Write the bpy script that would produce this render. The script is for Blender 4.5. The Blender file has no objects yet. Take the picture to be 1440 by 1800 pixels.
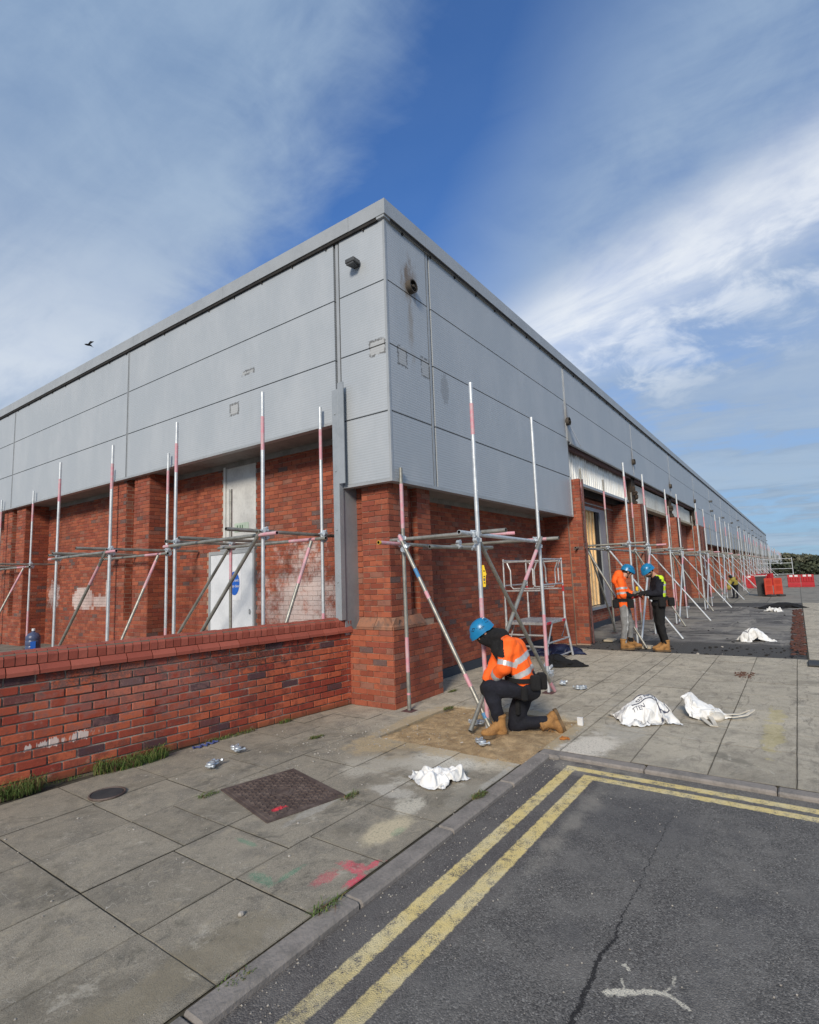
import bpy, math, random
from mathutils import Vector, Matrix, noise
random.seed(7)
PI = math.pi
SC = bpy.context.scene
COL = SC.collection
# ---------------------------------------------------------------- camera, sky, sun, exposure
cam_d = bpy.data.cameras.new('camera'); cam = bpy.data.objects.new('camera', cam_d); COL.objects.link(cam)
SC.camera = cam
cam.matrix_world = Matrix(((0.58314374, -0.07524435, -0.8088768, 0),
                           (-0.81159393, -0.09744547, -0.57603791, 0),
                           (-0.03547778, 0.9923924, -0.11789258, 1.65), (0, 0, 0, 1)))
cam_d.sensor_fit = 'HORIZONTAL'; cam_d.sensor_width = 36; cam_d.lens = 36 * 946 / 1440
cam_d.clip_start = 0.05; cam_d.clip_end = 3000
SUN_DIR = Vector((0.90, 0.30, -0.52)).normalized()          # way the light travels
sun_d = bpy.data.lights.new('sun', 'SUN'); sun = bpy.data.objects.new('sun', sun_d); COL.objects.link(sun)
sun_d.energy = 2.6; sun_d.angle = math.radians(13); sun_d.color = (1, 0.90, 0.76)
sun.rotation_euler = SUN_DIR.to_track_quat('-Z', 'Y').to_euler()
world = bpy.data.worlds.new('World'); SC.world = world; world.use_nodes = True
SC.view_settings.view_transform = 'Standard'; SC.view_settings.look = 'None'
SC.view_settings.exposure = 0.42; SC.view_settings.gamma = 1.0


class NT:
    """small helper for node trees"""
    def __init__(s, tree):
        s.t = tree; s.n = tree.nodes; s.n.clear(); s.L = tree.links
    def node(s, typ, ins=None, out=0, **kw):
        n = s.n.new(typ)
        for k, v in kw.items(): setattr(n, k, v)
        for k, v in (ins or {}).items(): s.put(n.inputs[k], v)
        return n.outputs[out] if out is not None else n
    def put(s, sock, v):
        if isinstance(v, bpy.types.NodeSocket): s.L.new(v, sock)
        elif v is not None:
            if hasattr(sock.default_value, '__len__') and not hasattr(v, '__len__'): v = (v,) * len(sock.default_value)
            if hasattr(v, '__len__') and len(v) == 3 and len(sock.default_value) == 4: v = (*v, 1)
            sock.default_value = v
    def m(s, op, a, b=None, c=None, clamp=False):
        return s.node('ShaderNodeMath', {0: a, 1: b, 2: c}, operation=op, use_clamp=clamp)
    def add(s, a, b): return s.m('ADD', a, b)
    def mul(s, a, b, clamp=False): return s.m('MULTIPLY', a, b, clamp=clamp)
    def sub(s, a, b): return s.m('SUBTRACT', a, b)
    def vm(s, op, a, b=None, out=0): return s.node('ShaderNodeVectorMath', {0: a, 1: b}, out=out, operation=op)
    def mix(s, f, a, b, blend='MIX'):
        n = s.n.new('ShaderNodeMix'); n.data_type = 'RGBA'; n.blend_type = blend; n.clamp_factor = True
        s.put(n.inputs[0], f); s.put(n.inputs[6], a); s.put(n.inputs[7], b); return n.outputs[2]
    def noise(s, vec, scale=5, detail=4, rough=.55, dist=0, out=0):
        return s.node('ShaderNodeTexNoise', {'Vector': vec, 'Scale': scale, 'Detail': detail, 'Roughness': rough, 'Distortion': dist}, out=out)
    def step(s, v, a, b):
        return s.node('ShaderNodeMapRange', {0: v, 1: a, 2: b, 3: 0.0, 4: 1.0}, interpolation_type='SMOOTHSTEP')
    def sep(s, v):
        n = s.node('ShaderNodeSeparateXYZ', {0: v}, out=None); return n.outputs[0], n.outputs[1], n.outputs[2]
    def comb(s, x=0, y=0, z=0): return s.node('ShaderNodeCombineXYZ', {0: x, 1: y, 2: z})
    def obj(s): return s.node('ShaderNodeTexCoord', out=3)
    def blob(s, P, c, r, nz=None, k=.6, soft=.35):
        """patch of a surface round c with radii r and a ragged rim"""
        d = s.vm('SUBTRACT', P, c); d = s.vm('DIVIDE', d, r)
        l = s.vm('LENGTH', d, out=1)
        v = s.sub(1.0, l)
        if nz is not None: v = s.add(v, s.mul(s.sub(nz, .5), k * 4.5))
        return s.step(v, 0.0, soft)


def sky():
    w = NT(world.node_tree)
    tc = w.node('ShaderNodeTexCoord', out=0)
    d = w.vm('NORMALIZE', tc)
    x, y, z = w.sep(d)
    el = math.asin(-SUN_DIR.z)
    nish = w.node('ShaderNodeTexSky', sky_type='NISHITA', sun_disc=False, sun_elevation=el,
                  sun_rotation=math.atan2(-SUN_DIR.x, -SUN_DIR.y), air_density=1.0, dust_density=.4, ozone_density=2.2)
    blue = w.vm('MULTIPLY', nish, (.034, .074, .124))
    zz = w.m('MAXIMUM', w.add(z, .16), .02)
    pl = w.comb(w.m('DIVIDE', x, zz), w.m('DIVIDE', y, zz), 0)
    # streaks run along one direction of the cloud sheet
    rot = w.node('ShaderNodeMapping', {'Vector': pl, 'Rotation': (0, 0, math.radians(-38)), 'Scale': (1.0, .34, 1)})
    n1 = w.noise(rot, 2.1, 12, .62, .5)
    n2 = w.noise(pl, 5.0, 8, .6, .4)
    n3 = w.noise(rot, .9, 4, .5, .2)
    n = w.add(w.mul(n1, .6), w.add(w.mul(n2, .2), w.mul(n3, .2)))
    def g(c, a, b, wt):
        c = Vector(c).normalized()
        return w.mul(w.step(w.vm('DOT_PRODUCT', d, tuple(c), out=1), math.cos(math.radians(a)), math.cos(math.radians(b))), wt)
    def dot(v): return w.vm('DOT_PRODUCT', d, v, out=1)
    dn = w.mul(w.sub(n, .5), 1.0); dn2 = w.mul(w.sub(n2, .5), .30)
    # left veil, right veil, each ends along a great circle with a ragged rim
    eL = w.add(dot((-0.8304, 0.358, 0.427)), w.add(w.mul(dn, .28), w.mul(dn2, .35)))
    left = w.step(eL, -.10, .15)
    eR = w.sub(w.mul(dot((-0.6933, 0.5779, 0.4306)), -1), w.mul(dn, .35))
    right = w.mul(w.step(eR, -.10, .22), w.add(.64, w.mul(w.step(n, .36, .60), .30)))
    dens = w.m('MAXIMUM', left, right)
    lowc = w.step(z, .50, .28)
    dens = w.m('MAXIMUM', dens, w.mul(lowc, w.step(n, .34, .52)))
    # bright diagonal streak
    ds = w.add(dot((-0.4917, 0.2371, 0.8379)), w.mul(w.sub(n3, .5), .16)); ds = w.sub(ds, .0)
    st = w.mul(w.step(ds, -.13, -.02), w.step(ds, .10, .0)); st = w.mul(st, w.add(.50, w.mul(w.step(n1, .30, .66), .50)))
    st = w.mul(st, w.step(x, .55, .86))
    st2 = w.mul(w.mul(w.step(ds, -.24, -.12), w.step(ds, .02, -.10)), w.mul(w.step(n2, .42, .66), w.mul(w.step(x, .7, .9), .85)))
    dens = w.m('MAXIMUM', dens, w.m('MAXIMUM', st, st2))
    dens = w.mul(dens, w.add(.84, w.mul(n2, .2)))
    dens = w.node('ShaderNodeClamp', {0: dens, 1: 0.10, 2: 1.0})
    bright = w.add(w.mul(st, 1.0), w.mul(st2, .75))
    bl = w.mul(w.mul(w.step(z, .62, .26), w.step(y, .55, .9)), w.add(.25, w.mul(w.step(n1, .35, .6), .75)))
    bright = w.add(bright, w.mul(bl, .62))
    sh = w.step(w.add(w.mul(n2, .4), w.mul(n1, .6)), .30, .70)
    cl = w.mix(sh, (.160, .245, .385), (.265, .355, .480))
    cl = w.mix(w.mul(w.step(z, .75, .4), .5), cl, (.30, .37, .48))
    cl = w.mix(bright, cl, (.64, .67, .70))
    low = w.mul(w.step(z, .30, .06), w.step(x, .75, .95))
    cl = w.mix(w.mul(low, .85), cl, w.mix(w.step(n1, .4, .6), (.20, .28, .38), (.29, .38, .48)))
    col = w.mix(dens, w.mix(w.mul(w.step(z, .5, .1), .5), blue, (.30, .42, .56)), cl)
    col = w.mix(w.mul(w.step(z, .0, -.03), 1.0), col, (.15, .15, .14))
    bg = w.node('ShaderNodeBackground', {'Color': col, 'Strength': 1.0})
    w.node('ShaderNodeOutputWorld', {0: bg}, out=None)
sky()

# ---------------------------------------------------------------- materials
MATS = {}
def mat(name, fn=None, color=(.5, .5, .5), rough=.6, metal=0.0, **kw):
    if name in MATS: return MATS[name]
    m = bpy.data.materials.new(name); m.use_nodes = True
    n = NT(m.node_tree); ins = {'Base Color': color, 'Roughness': rough, 'Metallic': metal}
    if fn: ins.update(fn(n) or {})
    bs = n.node('ShaderNodeBsdfPrincipled', None, out=None)
    for k, v in ins.items():
        if k != 'disp': n.put(bs.inputs[k], v)
    n.node('ShaderNodeOutputMaterial', {0: bs.outputs[0]}, out=None)
    MATS[name] = m; return m
def bump(n, h, dist=.01, strength=.6, prev=None):
    return n.node('ShaderNodeBump', {'Height': h, 'Distance': dist, 'Strength': strength, 'Normal': prev})
def grimy(name, c, c2=None, rough=.6, metal=0, scale=8, b=.002, k=1.0):
    """plain colour broken up by dirt and a fine bump"""
    c2 = c2 or tuple(v * .62 for v in c)
    def f(n):
        P = n.obj(); a = n.noise(P, scale, 6, .65); a2 = n.noise(P, scale * 9, 3, .6)
        fac = n.mul(n.step(n.add(n.mul(a, .7), n.mul(a2, .3)), .38, .66), k)
        return {'Base Color': n.mix(fac, c, c2), 'Roughness': n.add(rough - .08, n.mul(a2, .2)), 'Normal': bump(n, n.add(a, a2), b, .7)}
    return mat(name, f, metal=metal)

# one sheet of ground paint, used by paving, road and yard (positions in metres)
def brick_cols(n, vr, vd, P):
    """colour of one brick from its random number vr, dirt value vd"""
    a = n.mix(n.step(vr, .05, .6), (.23, .058, .034), (.37, .105, .055))
    a = n.mix(n.step(vr, .62, .80), a, (.26, .066, .042))
    a = n.mix(n.step(vr, .86, .93), a, (.27, .12, .085))
    a = n.mix(n.step(vr, .965, .975), a, (.13, .085, .08))
    s1 = n.noise(P, 9, 6, .7); s2 = n.noise(P, 60, 4, .7)
    a = n.mix(n.mul(n.step(s1, .47, .68), .50), a, (.13, .05, .04))
    a = n.mix(n.mul(n.step(n.noise(P, 3.1, 7, .75), .56, .70), .35), a, (.34, .20, .15))
    a = n.mix(n.mul(n.step(s2, .52, .75), .35), a, (.42, .18, .11))
    return a, s1, s2
def white_masks(n, P, s1, s2):
    """chalky bloom and painted-out patches on the left wall and splashes on the low wall"""
    nz = n.noise(P, 3.0, 8, .75); nb = n.noise(P, 1.1, 3, .5)
    b1 = n.mul(n.blob(P, (6.05, 6.45, 1.15), (.5, 1.25, 1.15), nz, .8, .9), .72)
    qx_, qy_, qz_ = n.sep(P); Pq = n.comb(qx_, n.mul(n.m('FLOOR', n.m('DIVIDE', qy_, .1125)), .1125), n.mul(n.m('FLOOR', n.m('DIVIDE', qz_, .075)), .075)); nq = n.noise(Pq, 2.6, 3, .7)
    def boxy(cy, cz, ry, rz, k):
        _, by, bz = n.sep(Pq); e_ = n.m('MAXIMUM', n.m('DIVIDE', n.m('ABSOLUTE', n.sub(by, cy)), ry), n.m('DIVIDE', n.m('ABSOLUTE', n.sub(bz, cz)), rz))
        top = n.m('MAXIMUM', n.sub(bz, cz), 0.0); e_ = n.add(e_, n.mul(n.m('DIVIDE', n.m('ABSOLUTE', n.sub(by, cy)), ry), n.mul(top, 2.2)))
        inx = n.step(qx_, 5.9, 6.0)
        return n.mul(n.mul(n.step(n.add(n.sub(1.0, e_), n.mul(n.sub(nq, .5), k)), .0, .14), n.step(nz, .30, .44)), inx)
    b2 = boxy(14.0, 1.38, .56, .30, 1.5)
    b4 = n.m('MAXIMUM', boxy(12.72, 1.46, .22, .42, 1.0), boxy(13.15, 1.28, .3, .16, 1.2))
    b3 = n.mul(n.blob(P, (6.05, 15.7, 1.5), (.4, .5, .40), nz, .8, .5), .6)
    o = n.m('MAXIMUM', b1, n.m('MAXIMUM', n.mul(n.m('MAXIMUM', b2, b4), .72), b3))
    return o
def f_brick(attr=True, mortar=(.36, .255, .19)):
    def f(n):
        P = n.obj()
        if attr:
            at = n.node('ShaderNodeAttribute', out=None, attribute_name='Col')
            r, g_, b_ = n.sep(at.outputs[0])
            col, s1, s2 = brick_cols(n, r, g_, P)
            col = n.mix(g_, col, mortar)     # green channel marks mortar
            h = n.add(n.mul(s1, .5), n.mul(s2, .5))
            nrm = bump(n, h, .006, .8)
        else:
            N = n.node('ShaderNodeTexCoord', out=1)
            nx, ny, nz_ = n.sep(N); x, y, z = n.sep(P)
            u = n.node('ShaderNodeMix', {0: n.m('GREATER_THAN', n.m('ABSOLUTE', nx), .5), 2: x, 3: y}, data_type='FLOAT')
            warp = n.noise(P, 14, 2, .5); u2 = n.add(u, n.mul(n.sub(warp, .5), .012)); z2 = n.add(z, n.mul(n.sub(n.noise(P, 9, 2), .5), .012))
            row = n.m('FLOOR', n.m('DIVIDE', z2, .075)); off = n.mul(n.m('MODULO', n.m('ABSOLUTE', row), 2.0), .1125)
            uu = n.m('DIVIDE', n.add(u2, off), .225); colm = n.m('FLOOR', uu)
            rnd = n.node('ShaderNodeTexWhiteNoise', {0: n.comb(colm, row, 3)}, noise_dimensions='3D')
            fu = n.m('FRACT', uu); fz = n.m('FRACT', n.m('DIVIDE', z2, .075))
            eu = n.mul(n.m('MINIMUM', fu, n.sub(1.0, fu)), .225); ez = n.mul(n.m('MINIMUM', fz, n.sub(1.0, fz)), .075)
            e = n.m('MINIMUM', eu, ez); mk = n.step(e, .0065, .0035)
            col, s1, s2 = brick_cols(n, rnd, None, P)
            col = n.mix(n.mul(mk, .8), col, mortar)
            nrm = bump(n, n.add(n.mul(n.sub(1.0, mk), 1.0), n.mul(s2, .5)), .008, .7)
        wm = white_masks(n, P, s1, s2)
        col = n.mix(wm, col, (.66, .60, .58))
        big = n.noise(P, .7, 4, .6)
        col = n.mix(n.mul(n.step(big, .45, .75), .38), col, (.11, .045, .035))
        return {'Base Color': col, 'Roughness': .86, 'Normal': nrm, 'Specular IOR Level': .3}
    return f
M_BRICK = mat('brick_laid', f_brick(True))
M_BRICKP = mat('brick_coursed', f_brick(False))

def f_lowbrick(n):
    at = n.node('ShaderNodeAttribute', out=None, attribute_name='Col'); r, g_, b_ = n.sep(at.outputs[0])
    P = n.obj(); s1 = n.noise(P, 9, 7, .7); s2 = n.noise(P, 70, 4, .7); s3 = n.noise(P, 2.2, 4, .6)
    a = n.mix(n.step(r, .0, .55), (.27, .050, .032), (.46, .115, .056))
    a = n.mix(n.step(r, .6, .75), a, (.26, .045, .030))
    a = n.mix(n.step(r, .80, .88), a, (.35, .085, .05))
    a = n.mix(n.step(r, .935, .945), a, (.085, .045, .052))
    a = n.mix(n.mul(n.step(s1, .46, .64), .65), a, (.12, .035, .028))
    a = n.mix(n.mul(n.step(n.noise(P, 1.4, 6, .7), .50, .66), .35), a, (.09, .045, .04)); a = n.mix(n.mul(n.step(n.noise(P, 5, 7, .75), .58, .70), .45), a, (.52, .34, .28))
    a = n.mix(n.mul(n.step(s2, .56, .72), .35), a, (.55, .22, .13))
    soot = n.mul(n.m('MAXIMUM', n.blob(P, (2.1, 0, .80), (1.0, .6, .17), s1, .9, .5), n.blob(P, (.7, 0, .86), (.7, .6, .12), s1, .9, .5)), n.step(s2, .35, .55))
    a = n.mix(n.mul(soot, .75), a, (.035, .022, .022))
    a = n.mix(n.mul(n.blob(P, (1.1, 0, .7), (1.2, .6, .4), s1, .9, .7), .22), a, (.45, .28, .25))
    col = n.mix(g_, a, n.mix(n.step(s3, .35, .65), (.10, .08, .065), (.42, .36, .30)))
    # white paint run
    nz = n.noise(n.vm('MULTIPLY', P, (1, 1, .18)), 38, 3, .6)
    x, y, z = n.sep(P)
    run = n.mul(n.blob(P, (.56, 0, .345), (.10, .3, .040), nz, .7, .3), 1.0)
    run = n.m('MAXIMUM', run, n.blob(P, (.34, 0, .335), (.12, .3, .035), nz, .7, .3))
    run = n.m('MAXIMUM', run, n.blob(P, (.17, 0, .33), (.035, .3, .03), nz, .7, .3))
    col = n.mix(n.mul(run, .75), col, (.66, .62, .58))
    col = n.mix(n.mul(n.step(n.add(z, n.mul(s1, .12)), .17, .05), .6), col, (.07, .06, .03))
    return {'Base Color': col, 'Roughness': .85, 'Normal': bump(n, n.add(n.mul(s1, .6), n.mul(s2, .5)), .007, .9), 'Specular IOR Level': .25}
M_LOWBRICK = mat('weathered_brick', f_lowbrick)
def f_coping(n):
    at = n.node('ShaderNodeAttribute', out=None, attribute_name='Col'); r, g_, b_ = n.sep(at.outputs[0])
    P = n.obj(); s1 = n.noise(P, 7, 6, .7); s2 = n.noise(P, 90, 3, .7)
    a = n.mix(r, (.26, .062, .042), (.35, .098, .068))
    a = n.mix(n.mul(n.step(s1, .52, .72), .55), a, (.14, .045, .035))
    a = n.mix(n.mul(n.step(s2, .6, .75), .3), a, (.5, .25, .18))
    col = n.mix(g_, a, (.20, .165, .13))
    return {'Base Color': col, 'Roughness': .8, 'Normal': bump(n, n.add(s1, n.mul(s2, .4)), .004, .7), 'Specular IOR Level': .3}
M_COPING = mat('coping_brick', f_coping)

def f_slab(n):
    P = n.obj(); x, y, z = n.sep(P)
    at = n.node('ShaderNodeAttribute', out=None, attribute_name='Col'); r, g_, b_ = n.sep(at.outputs[0])
    s0 = n.noise(P, .8, 5, .6); s1 = n.noise(P, 4, 6, .68, .6); s2 = n.noise(P, 55, 5, .75); s3 = n.noise(P, 190, 3, .8); s4 = n.noise(P, 1.9, 7, .7)
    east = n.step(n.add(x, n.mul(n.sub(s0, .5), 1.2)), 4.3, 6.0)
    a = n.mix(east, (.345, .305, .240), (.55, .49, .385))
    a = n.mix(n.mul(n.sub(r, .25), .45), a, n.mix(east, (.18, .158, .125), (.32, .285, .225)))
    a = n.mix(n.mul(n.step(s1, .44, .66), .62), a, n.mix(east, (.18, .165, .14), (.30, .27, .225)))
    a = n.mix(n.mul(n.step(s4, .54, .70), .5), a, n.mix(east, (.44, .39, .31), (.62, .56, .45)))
    grit = n.sub(s3, .5)
    a = n.mix(n.mul(n.step(s2, .53, .66), .45), a, (.50, .46, .38))
    a = n.mix(n.mul(n.step(s3, .52, .64), .62), a, (.055, .05, .042))
    a = n.mix(n.mul(n.step(s3, .46, .34), .5), a, n.mix(east, (.42, .38, .30), (.62, .56, .45)))
    s5 = n.noise(P, 1.3, 8, .72, .8); s6 = n.noise(P, 9, 6, .75)
    a = n.mix(n.mul(n.step(s5, .50, .64), .50), a, n.mix(east, (.15, .132, .10), (.26, .23, .18)))
    a = n.mix(n.mul(n.step(s6, .54, .68), .50), a, n.mix(east, (.44, .375, .27), (.64, .565, .44)))
    a = n.mix(n.mul(n.step(s6, .45, .33), .40), a, n.mix(east, (.10, .095, .075), (.22, .20, .165)))
    lin = n.noise(n.vm('MULTIPLY', P, (1, 1, 1)), 2.6, 3, .5, 2.2); a = n.mix(n.mul(n.mul(n.step(n.m('ABSOLUTE', n.sub(lin, .5)), .004, .001), n.step(s1, .5, .62)), .7), a, (.62, .58, .50))
    # wind-streaks of pale dust on the far flags
    st = n.noise(n.vm('MULTIPLY', P, (.9, 3.5, 1)), 2.2, 7, .72, 1.6)
    a = n.mix(n.mul(n.mul(n.step(st, .52, .68), east), .45), a, (.42, .37, .29))
    st2 = n.noise(n.vm('MULTIPLY', P, (1.4, 4.5, 1)), 1.6, 6, .7, 1.8)
    a = n.mix(n.mul(n.mul(n.step(st2, .54, .66), east), .45), a, (.12, .105, .09))
    # cement, sand and spray marks
    for c, rr, col_, k, am in [((4.35, 2.75, 0), (.75, .50, .2), (.72, .68, .58), .55, .85), ((4.6, 2.30, 0), (.55, .25, .2), (.66, .58, .44), .5, .7), ((3.9, 3.2, 0), (.5, .25, .2), (.62, .57, .47), .6, .6), ((3.45, 2.75, 0), (.12, .3, .2), (.66, .62, .54), .6, .6), ((5.15, 1.75, 0), (.65, .28, .2), (.76, .70, .60), .55, .85), ((4.0, 3.0, 0), (.28, .55, .2), (.40, .36, .29), .8, .5),
                              ((3.30, 2.45, 0), (.16, .17, .2), (.66, .61, .50), .6, .8), ((3.1, 3.0, 0), (.5, .05, .2), (.5, .48, .44), .9, .4), ((2.9, 2.35, 0), (.30, .13, .2), (.62, .53, .36), .5, .9),
                              ((5.9, 1.55, 0), (.4, .3, .2), (.5, .48, .43), .9, .4), ((4.1, 2.15, 0), (.45, .05, .2), (.55, .53, .48), .9, .5), ((3.6, 2.2, 0), (.35, .1, .2), (.36, .33, .27), .9, .5), ((1.3, 2.3, 0), (.7, .14, .2), (.27, .23, .16), .9, .6),
                              ((4.35, 3.3, 0), (.35, .45, .2), (.33, .26, .17), .9, .6), ((6.9, 1.5, 0), (.35, .5, .2), (.42, .4, .36), .9, .4)]:
        a = n.mix(n.mul(n.blob(P, c, rr, s4, k, .5), n.mul(n.step(s2, .30, .52), am)), a, col_)
    for c, rr, am in [((2.37, 2.13, 0), (.10, .05, .2), .95), ((2.62, 2.09, 0), (.09, .035, .2), .95), ((2.47, 2.24, 0), (.06, .12, .2), .8), ((2.55, 2.16, 0), (.09, .03, .2), .8), ((2.30, 2.30, 0), (.12, .06, .2), .45)]:
        a = n.mix(n.mul(n.blob(P, c, rr, n.noise(P, 17, 5, .75), .45, .5), n.mul(n.step(s3, .34, .56), am)), a, (.85, .06, .13))
    for c, rr, am in [((2.10, 2.60, 0), (.05, .14, .2), .55), ((2.22, 2.50, 0), (.14, .028, .2), .55), ((2.33, 3.03, 0), (.03, .12, .2), .55), ((2.95, 2.28, 0), (.10, .04, .2), .4)]:
        a = n.mix(n.mul(n.blob(P, c, rr, n.noise(P, 17, 5, .75), .45, .6), n.mul(n.step(s3, .36, .58), am)), a, (.03, .30, .17))
    a = n.mix(n.mul(n.blob(P, (6.7, .35, 0), (.9, .10, .2), s1, .9, .4), .4), a, (.60, .50, .20))
    for c, rr in [((4.5, 2.9, 0), (.22, .9, .2)), ((5.3, 2.12, 0), (.95, .16, .2)), ((6.1, 2.9, 0), (.20, .8, .2)), ((5.3, 3.78, 0), (.9, .16, .2)), ((4.3, 3.6, 0), (.4, .3, .2))]:
        a = n.mix(n.mul(n.blob(P, c, rr, n.noise(P, 8, 6, .75), .5, .5), n.mul(n.step(s2, .34, .54), .8)), a, (.50, .38, .22))
    a = n.mix(n.mul(n.step(n.noise(P, 2.3, 9, .78, .6), .55, .66), .55), a, n.mix(east, (.085, .08, .066), (.17, .155, .125)))
    a = n.mix(n.mul(n.step(n.noise(n.vm('ADD', P, (5, 5, 0)), 3.2, 9, .78, .6), .57, .68), .55), a, n.mix(east, (.56, .51, .42), (.68, .63, .53)))
    # moss and dirt along the joints
    a = n.mix(n.mul(g_, .75), a, (.04, .037, .026))
    return {'Base Color': a, 'Roughness': .92, 'Normal': bump(n, n.add(n.mul(s1, .5), n.add(n.mul(s2, .35), n.mul(s3, .5))), .008, .8), 'Specular IOR Level': .25}
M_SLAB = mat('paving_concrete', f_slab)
def f_joint(n):
    P = n.obj(); s = n.noise(P, 20, 5, .7)
    return {'Base Color': n.mix(n.step(s, .4, .7), (.04, .034, .025), (.09, .08, .05)), 'Roughness': .95, 'Normal': bump(n, s, .01)}
M_JOINT = mat('joint_dirt', f_joint)
SPL = [(2.345, .785, 2.40, .700, .022, .95), (2.40, .700, 2.445, .635, .017, .9), (2.445, .635, 2.46, .58, .013, .85), (2.46, .58, 2.425, .50, .011, .8), (2.45, .76, 2.395, .735, .005, .7), (2.50, .585, 2.46, .60, .006, .7), (2.575, .58, 2.53, .575, .008, .6), (2.54, .77, 2.52, .745, .010, .8)]
def f_road(n):
    P = n.obj(); x, y, z = n.sep(P)
    s0 = n.noise(P, .55, 5, .6); s1 = n.noise(P, 3.5, 6, .7); s3 = n.noise(P, 130, 3, .75)
    vo = n.node('ShaderNodeTexVoronoi', {'Vector': P, 'Scale': 150}, out=None); vd = vo.outputs[0]; vc = n.sep(vo.outputs[1])[0]
    a = n.mix(vc, (.062, .058, .055), (.185, .174, .160))
    a = n.mix(n.mul(n.step(vc, .90, .98), .65), a, (.30, .285, .265))
    a = n.mix(n.mul(n.step(s3, .54, .68), .65), a, (.022, .021, .021))
    a = n.mix(n.mul(n.step(n.noise(P, 38, 5, .8), .54, .66), .40), a, (.24, .23, .215))
    a = n.mix(n.mul(n.step(s1, .42, .66), .5), a, (.21, .197, .18))
    a = n.mix(n.mul(n.step(n.noise(P, .9, 6, .7, .5), .5, .62), .35), a, (.22, .207, .188))
    a = n.mix(n.mul(n.step(n.noise(P, 1.6, 8, .75), .50, .66), .45), a, (.085, .082, .083))
    # darker, browner strip by the kerb, patched darker square
    a = n.mix(n.mul(n.step(n.add(y, n.mul(n.sub(s1, .5), .08)), 1.42, 1.50), .35), a, (.10, .085, .083))
    a = n.mix(n.mul(n.blob(P, (4.0, 1.05, 0), (.6, .55, .3), s0, .3, .5), .40), a, (.070, .069, .074))
    a = n.mix(n.mul(n.step(s0, .52, .7), .3), a, (.17, .165, .158))
    # dust track inside the inner line
    dust = n.m('MAXIMUM', n.blob(P, (3.7, 1.40, 0), (1.1, .10, .3), s1, .6, .9), n.blob(P, (4.72, 1.55, 0), (.25, .3, .3), s1, .9, .6))
    a = n.mix(n.mul(dust, .42), a, (.34, .31, .26))
    a = n.mix(n.mul(n.blob(P, (1.9, .25, 0), (.4, .25, .3), s1, .9, .7), .25), a, (.30, .29, .28))
    # yellow lines
    wx = n.add(x, n.mul(n.sub(n.noise(P, 26, 4, .75), .5), .030)); wy = n.add(y, n.mul(n.sub(n.noise(n.vm('ADD', P, (7, 3, 0)), 26, 4, .75), .5), .030))
    def band(v, lo, hi): return n.mul(n.step(v, lo - .006, lo + .006), n.step(v, hi + .006, hi - .006))
    def below(v, hi): return n.step(v, hi + .006, hi - .006)
    xl = n.mul(n.m('MAXIMUM', band(wy, 1.70, 1.79), band(wy, 1.505, 1.60)), 1.0)
    l1 = n.mul(band(wy, 1.70, 1.79), below(wx, 4.745)); l2 = n.mul(band(wy, 1.505, 1.60), below(wx, 4.60))
    l3 = n.mul(band(wx, 4.66, 4.745), below(wy, 1.79)); l4 = n.mul(band(wx, 4.515, 4.60), below(wy, 1.60))
    L = n.m('MAXIMUM', n.m('MAXIMUM', l1, l2), n.m('MAXIMUM', l3, l4))
    wear = n.step(n.add(n.mul(n.noise(P, 13, 8, .85), .60), n.mul(s3, .40)), .40, .51)
    wear = n.mul(wear, n.sub(1.0, n.mul(n.step(x, 2.2, .9), n.step(s3, .38, .60))))
    yc = n.mix(n.step(s1, .4, .65), (.78, .61, .25), (.76, .64, .36))
    yc = n.mix(n.mul(n.step(x, 2.4, 1.2), .5), yc, (.48, .43, .29))
    a = n.mix(n.mul(L, n.mul(wear, .93)), a, yc)
    # crack
    cx = n.add(y, n.mul(n.sub(n.noise(n.vm('MULTIPLY', P, (1, 0, 0)), 4.2, 6, .7), .5), .14))
    cw = n.add(.001, n.mul(n.step(x, 3.1, 2.3), .009))
    cd = n.m('ABSOLUTE', n.sub(cx, .857))
    crack = n.mul(n.mul(n.m('LESS_THAN', cd, n.add(cw, n.mul(n.sub(s3, .5), .045))), n.step(x, 4.3, 3.9)), .85)
    a = n.mix(crack, a, (.010, .009, .010))
    # splash of pale paint
    spz = n.noise(P, 30, 5, .75); lx = n.add(x, n.mul(n.sub(spz, .5), .05)); ly = n.add(y, n.mul(n.sub(n.noise(n.vm('ADD', P, (3, 9, 0)), 30, 5, .75), .5), .05))
    Q = n.comb(lx, ly, 0)
    def segm(ax, ay, bx, by, w0, am):
        L_ = math.hypot(bx - ax, by - ay); ux, uy = (bx - ax) / L_, (by - ay) / L_
        px_, py_ = n.sub(lx, ax), n.sub(ly, ay)
        t = n.add(n.mul(px_, ux), n.mul(py_, uy)); tc_ = n.m('MINIMUM', n.m('MAXIMUM', t, 0.0), L_)
        qx, qy = n.sub(px_, n.mul(tc_, ux)), n.sub(py_, n.mul(tc_, uy))
        dd = n.m('SQRT', n.add(n.mul(qx, qx), n.mul(qy, qy)))
        return n.mul(n.step(dd, w0, w0 * .5), am)
    sp = n.m('MAXIMUM', segm(*SPL[0]), segm(*SPL[1]))
    for q_ in SPL[2:]: sp = n.m('MAXIMUM', sp, segm(*q_))
    a = n.mix(n.mul(sp, n.step(s3, .33, .50)), a, (.66, .61, .50))
    return {'Base Color': a, 'Roughness': n.add(.72, n.mul(s1, .2)), 'Normal': bump(n, n.add(n.mul(vd, -1.0), n.add(n.mul(s3, .5), n.mul(crack, -2))), .004, .7), 'Specular IOR Level': .35}
M_ROAD = mat('asphalt', f_road)
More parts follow.
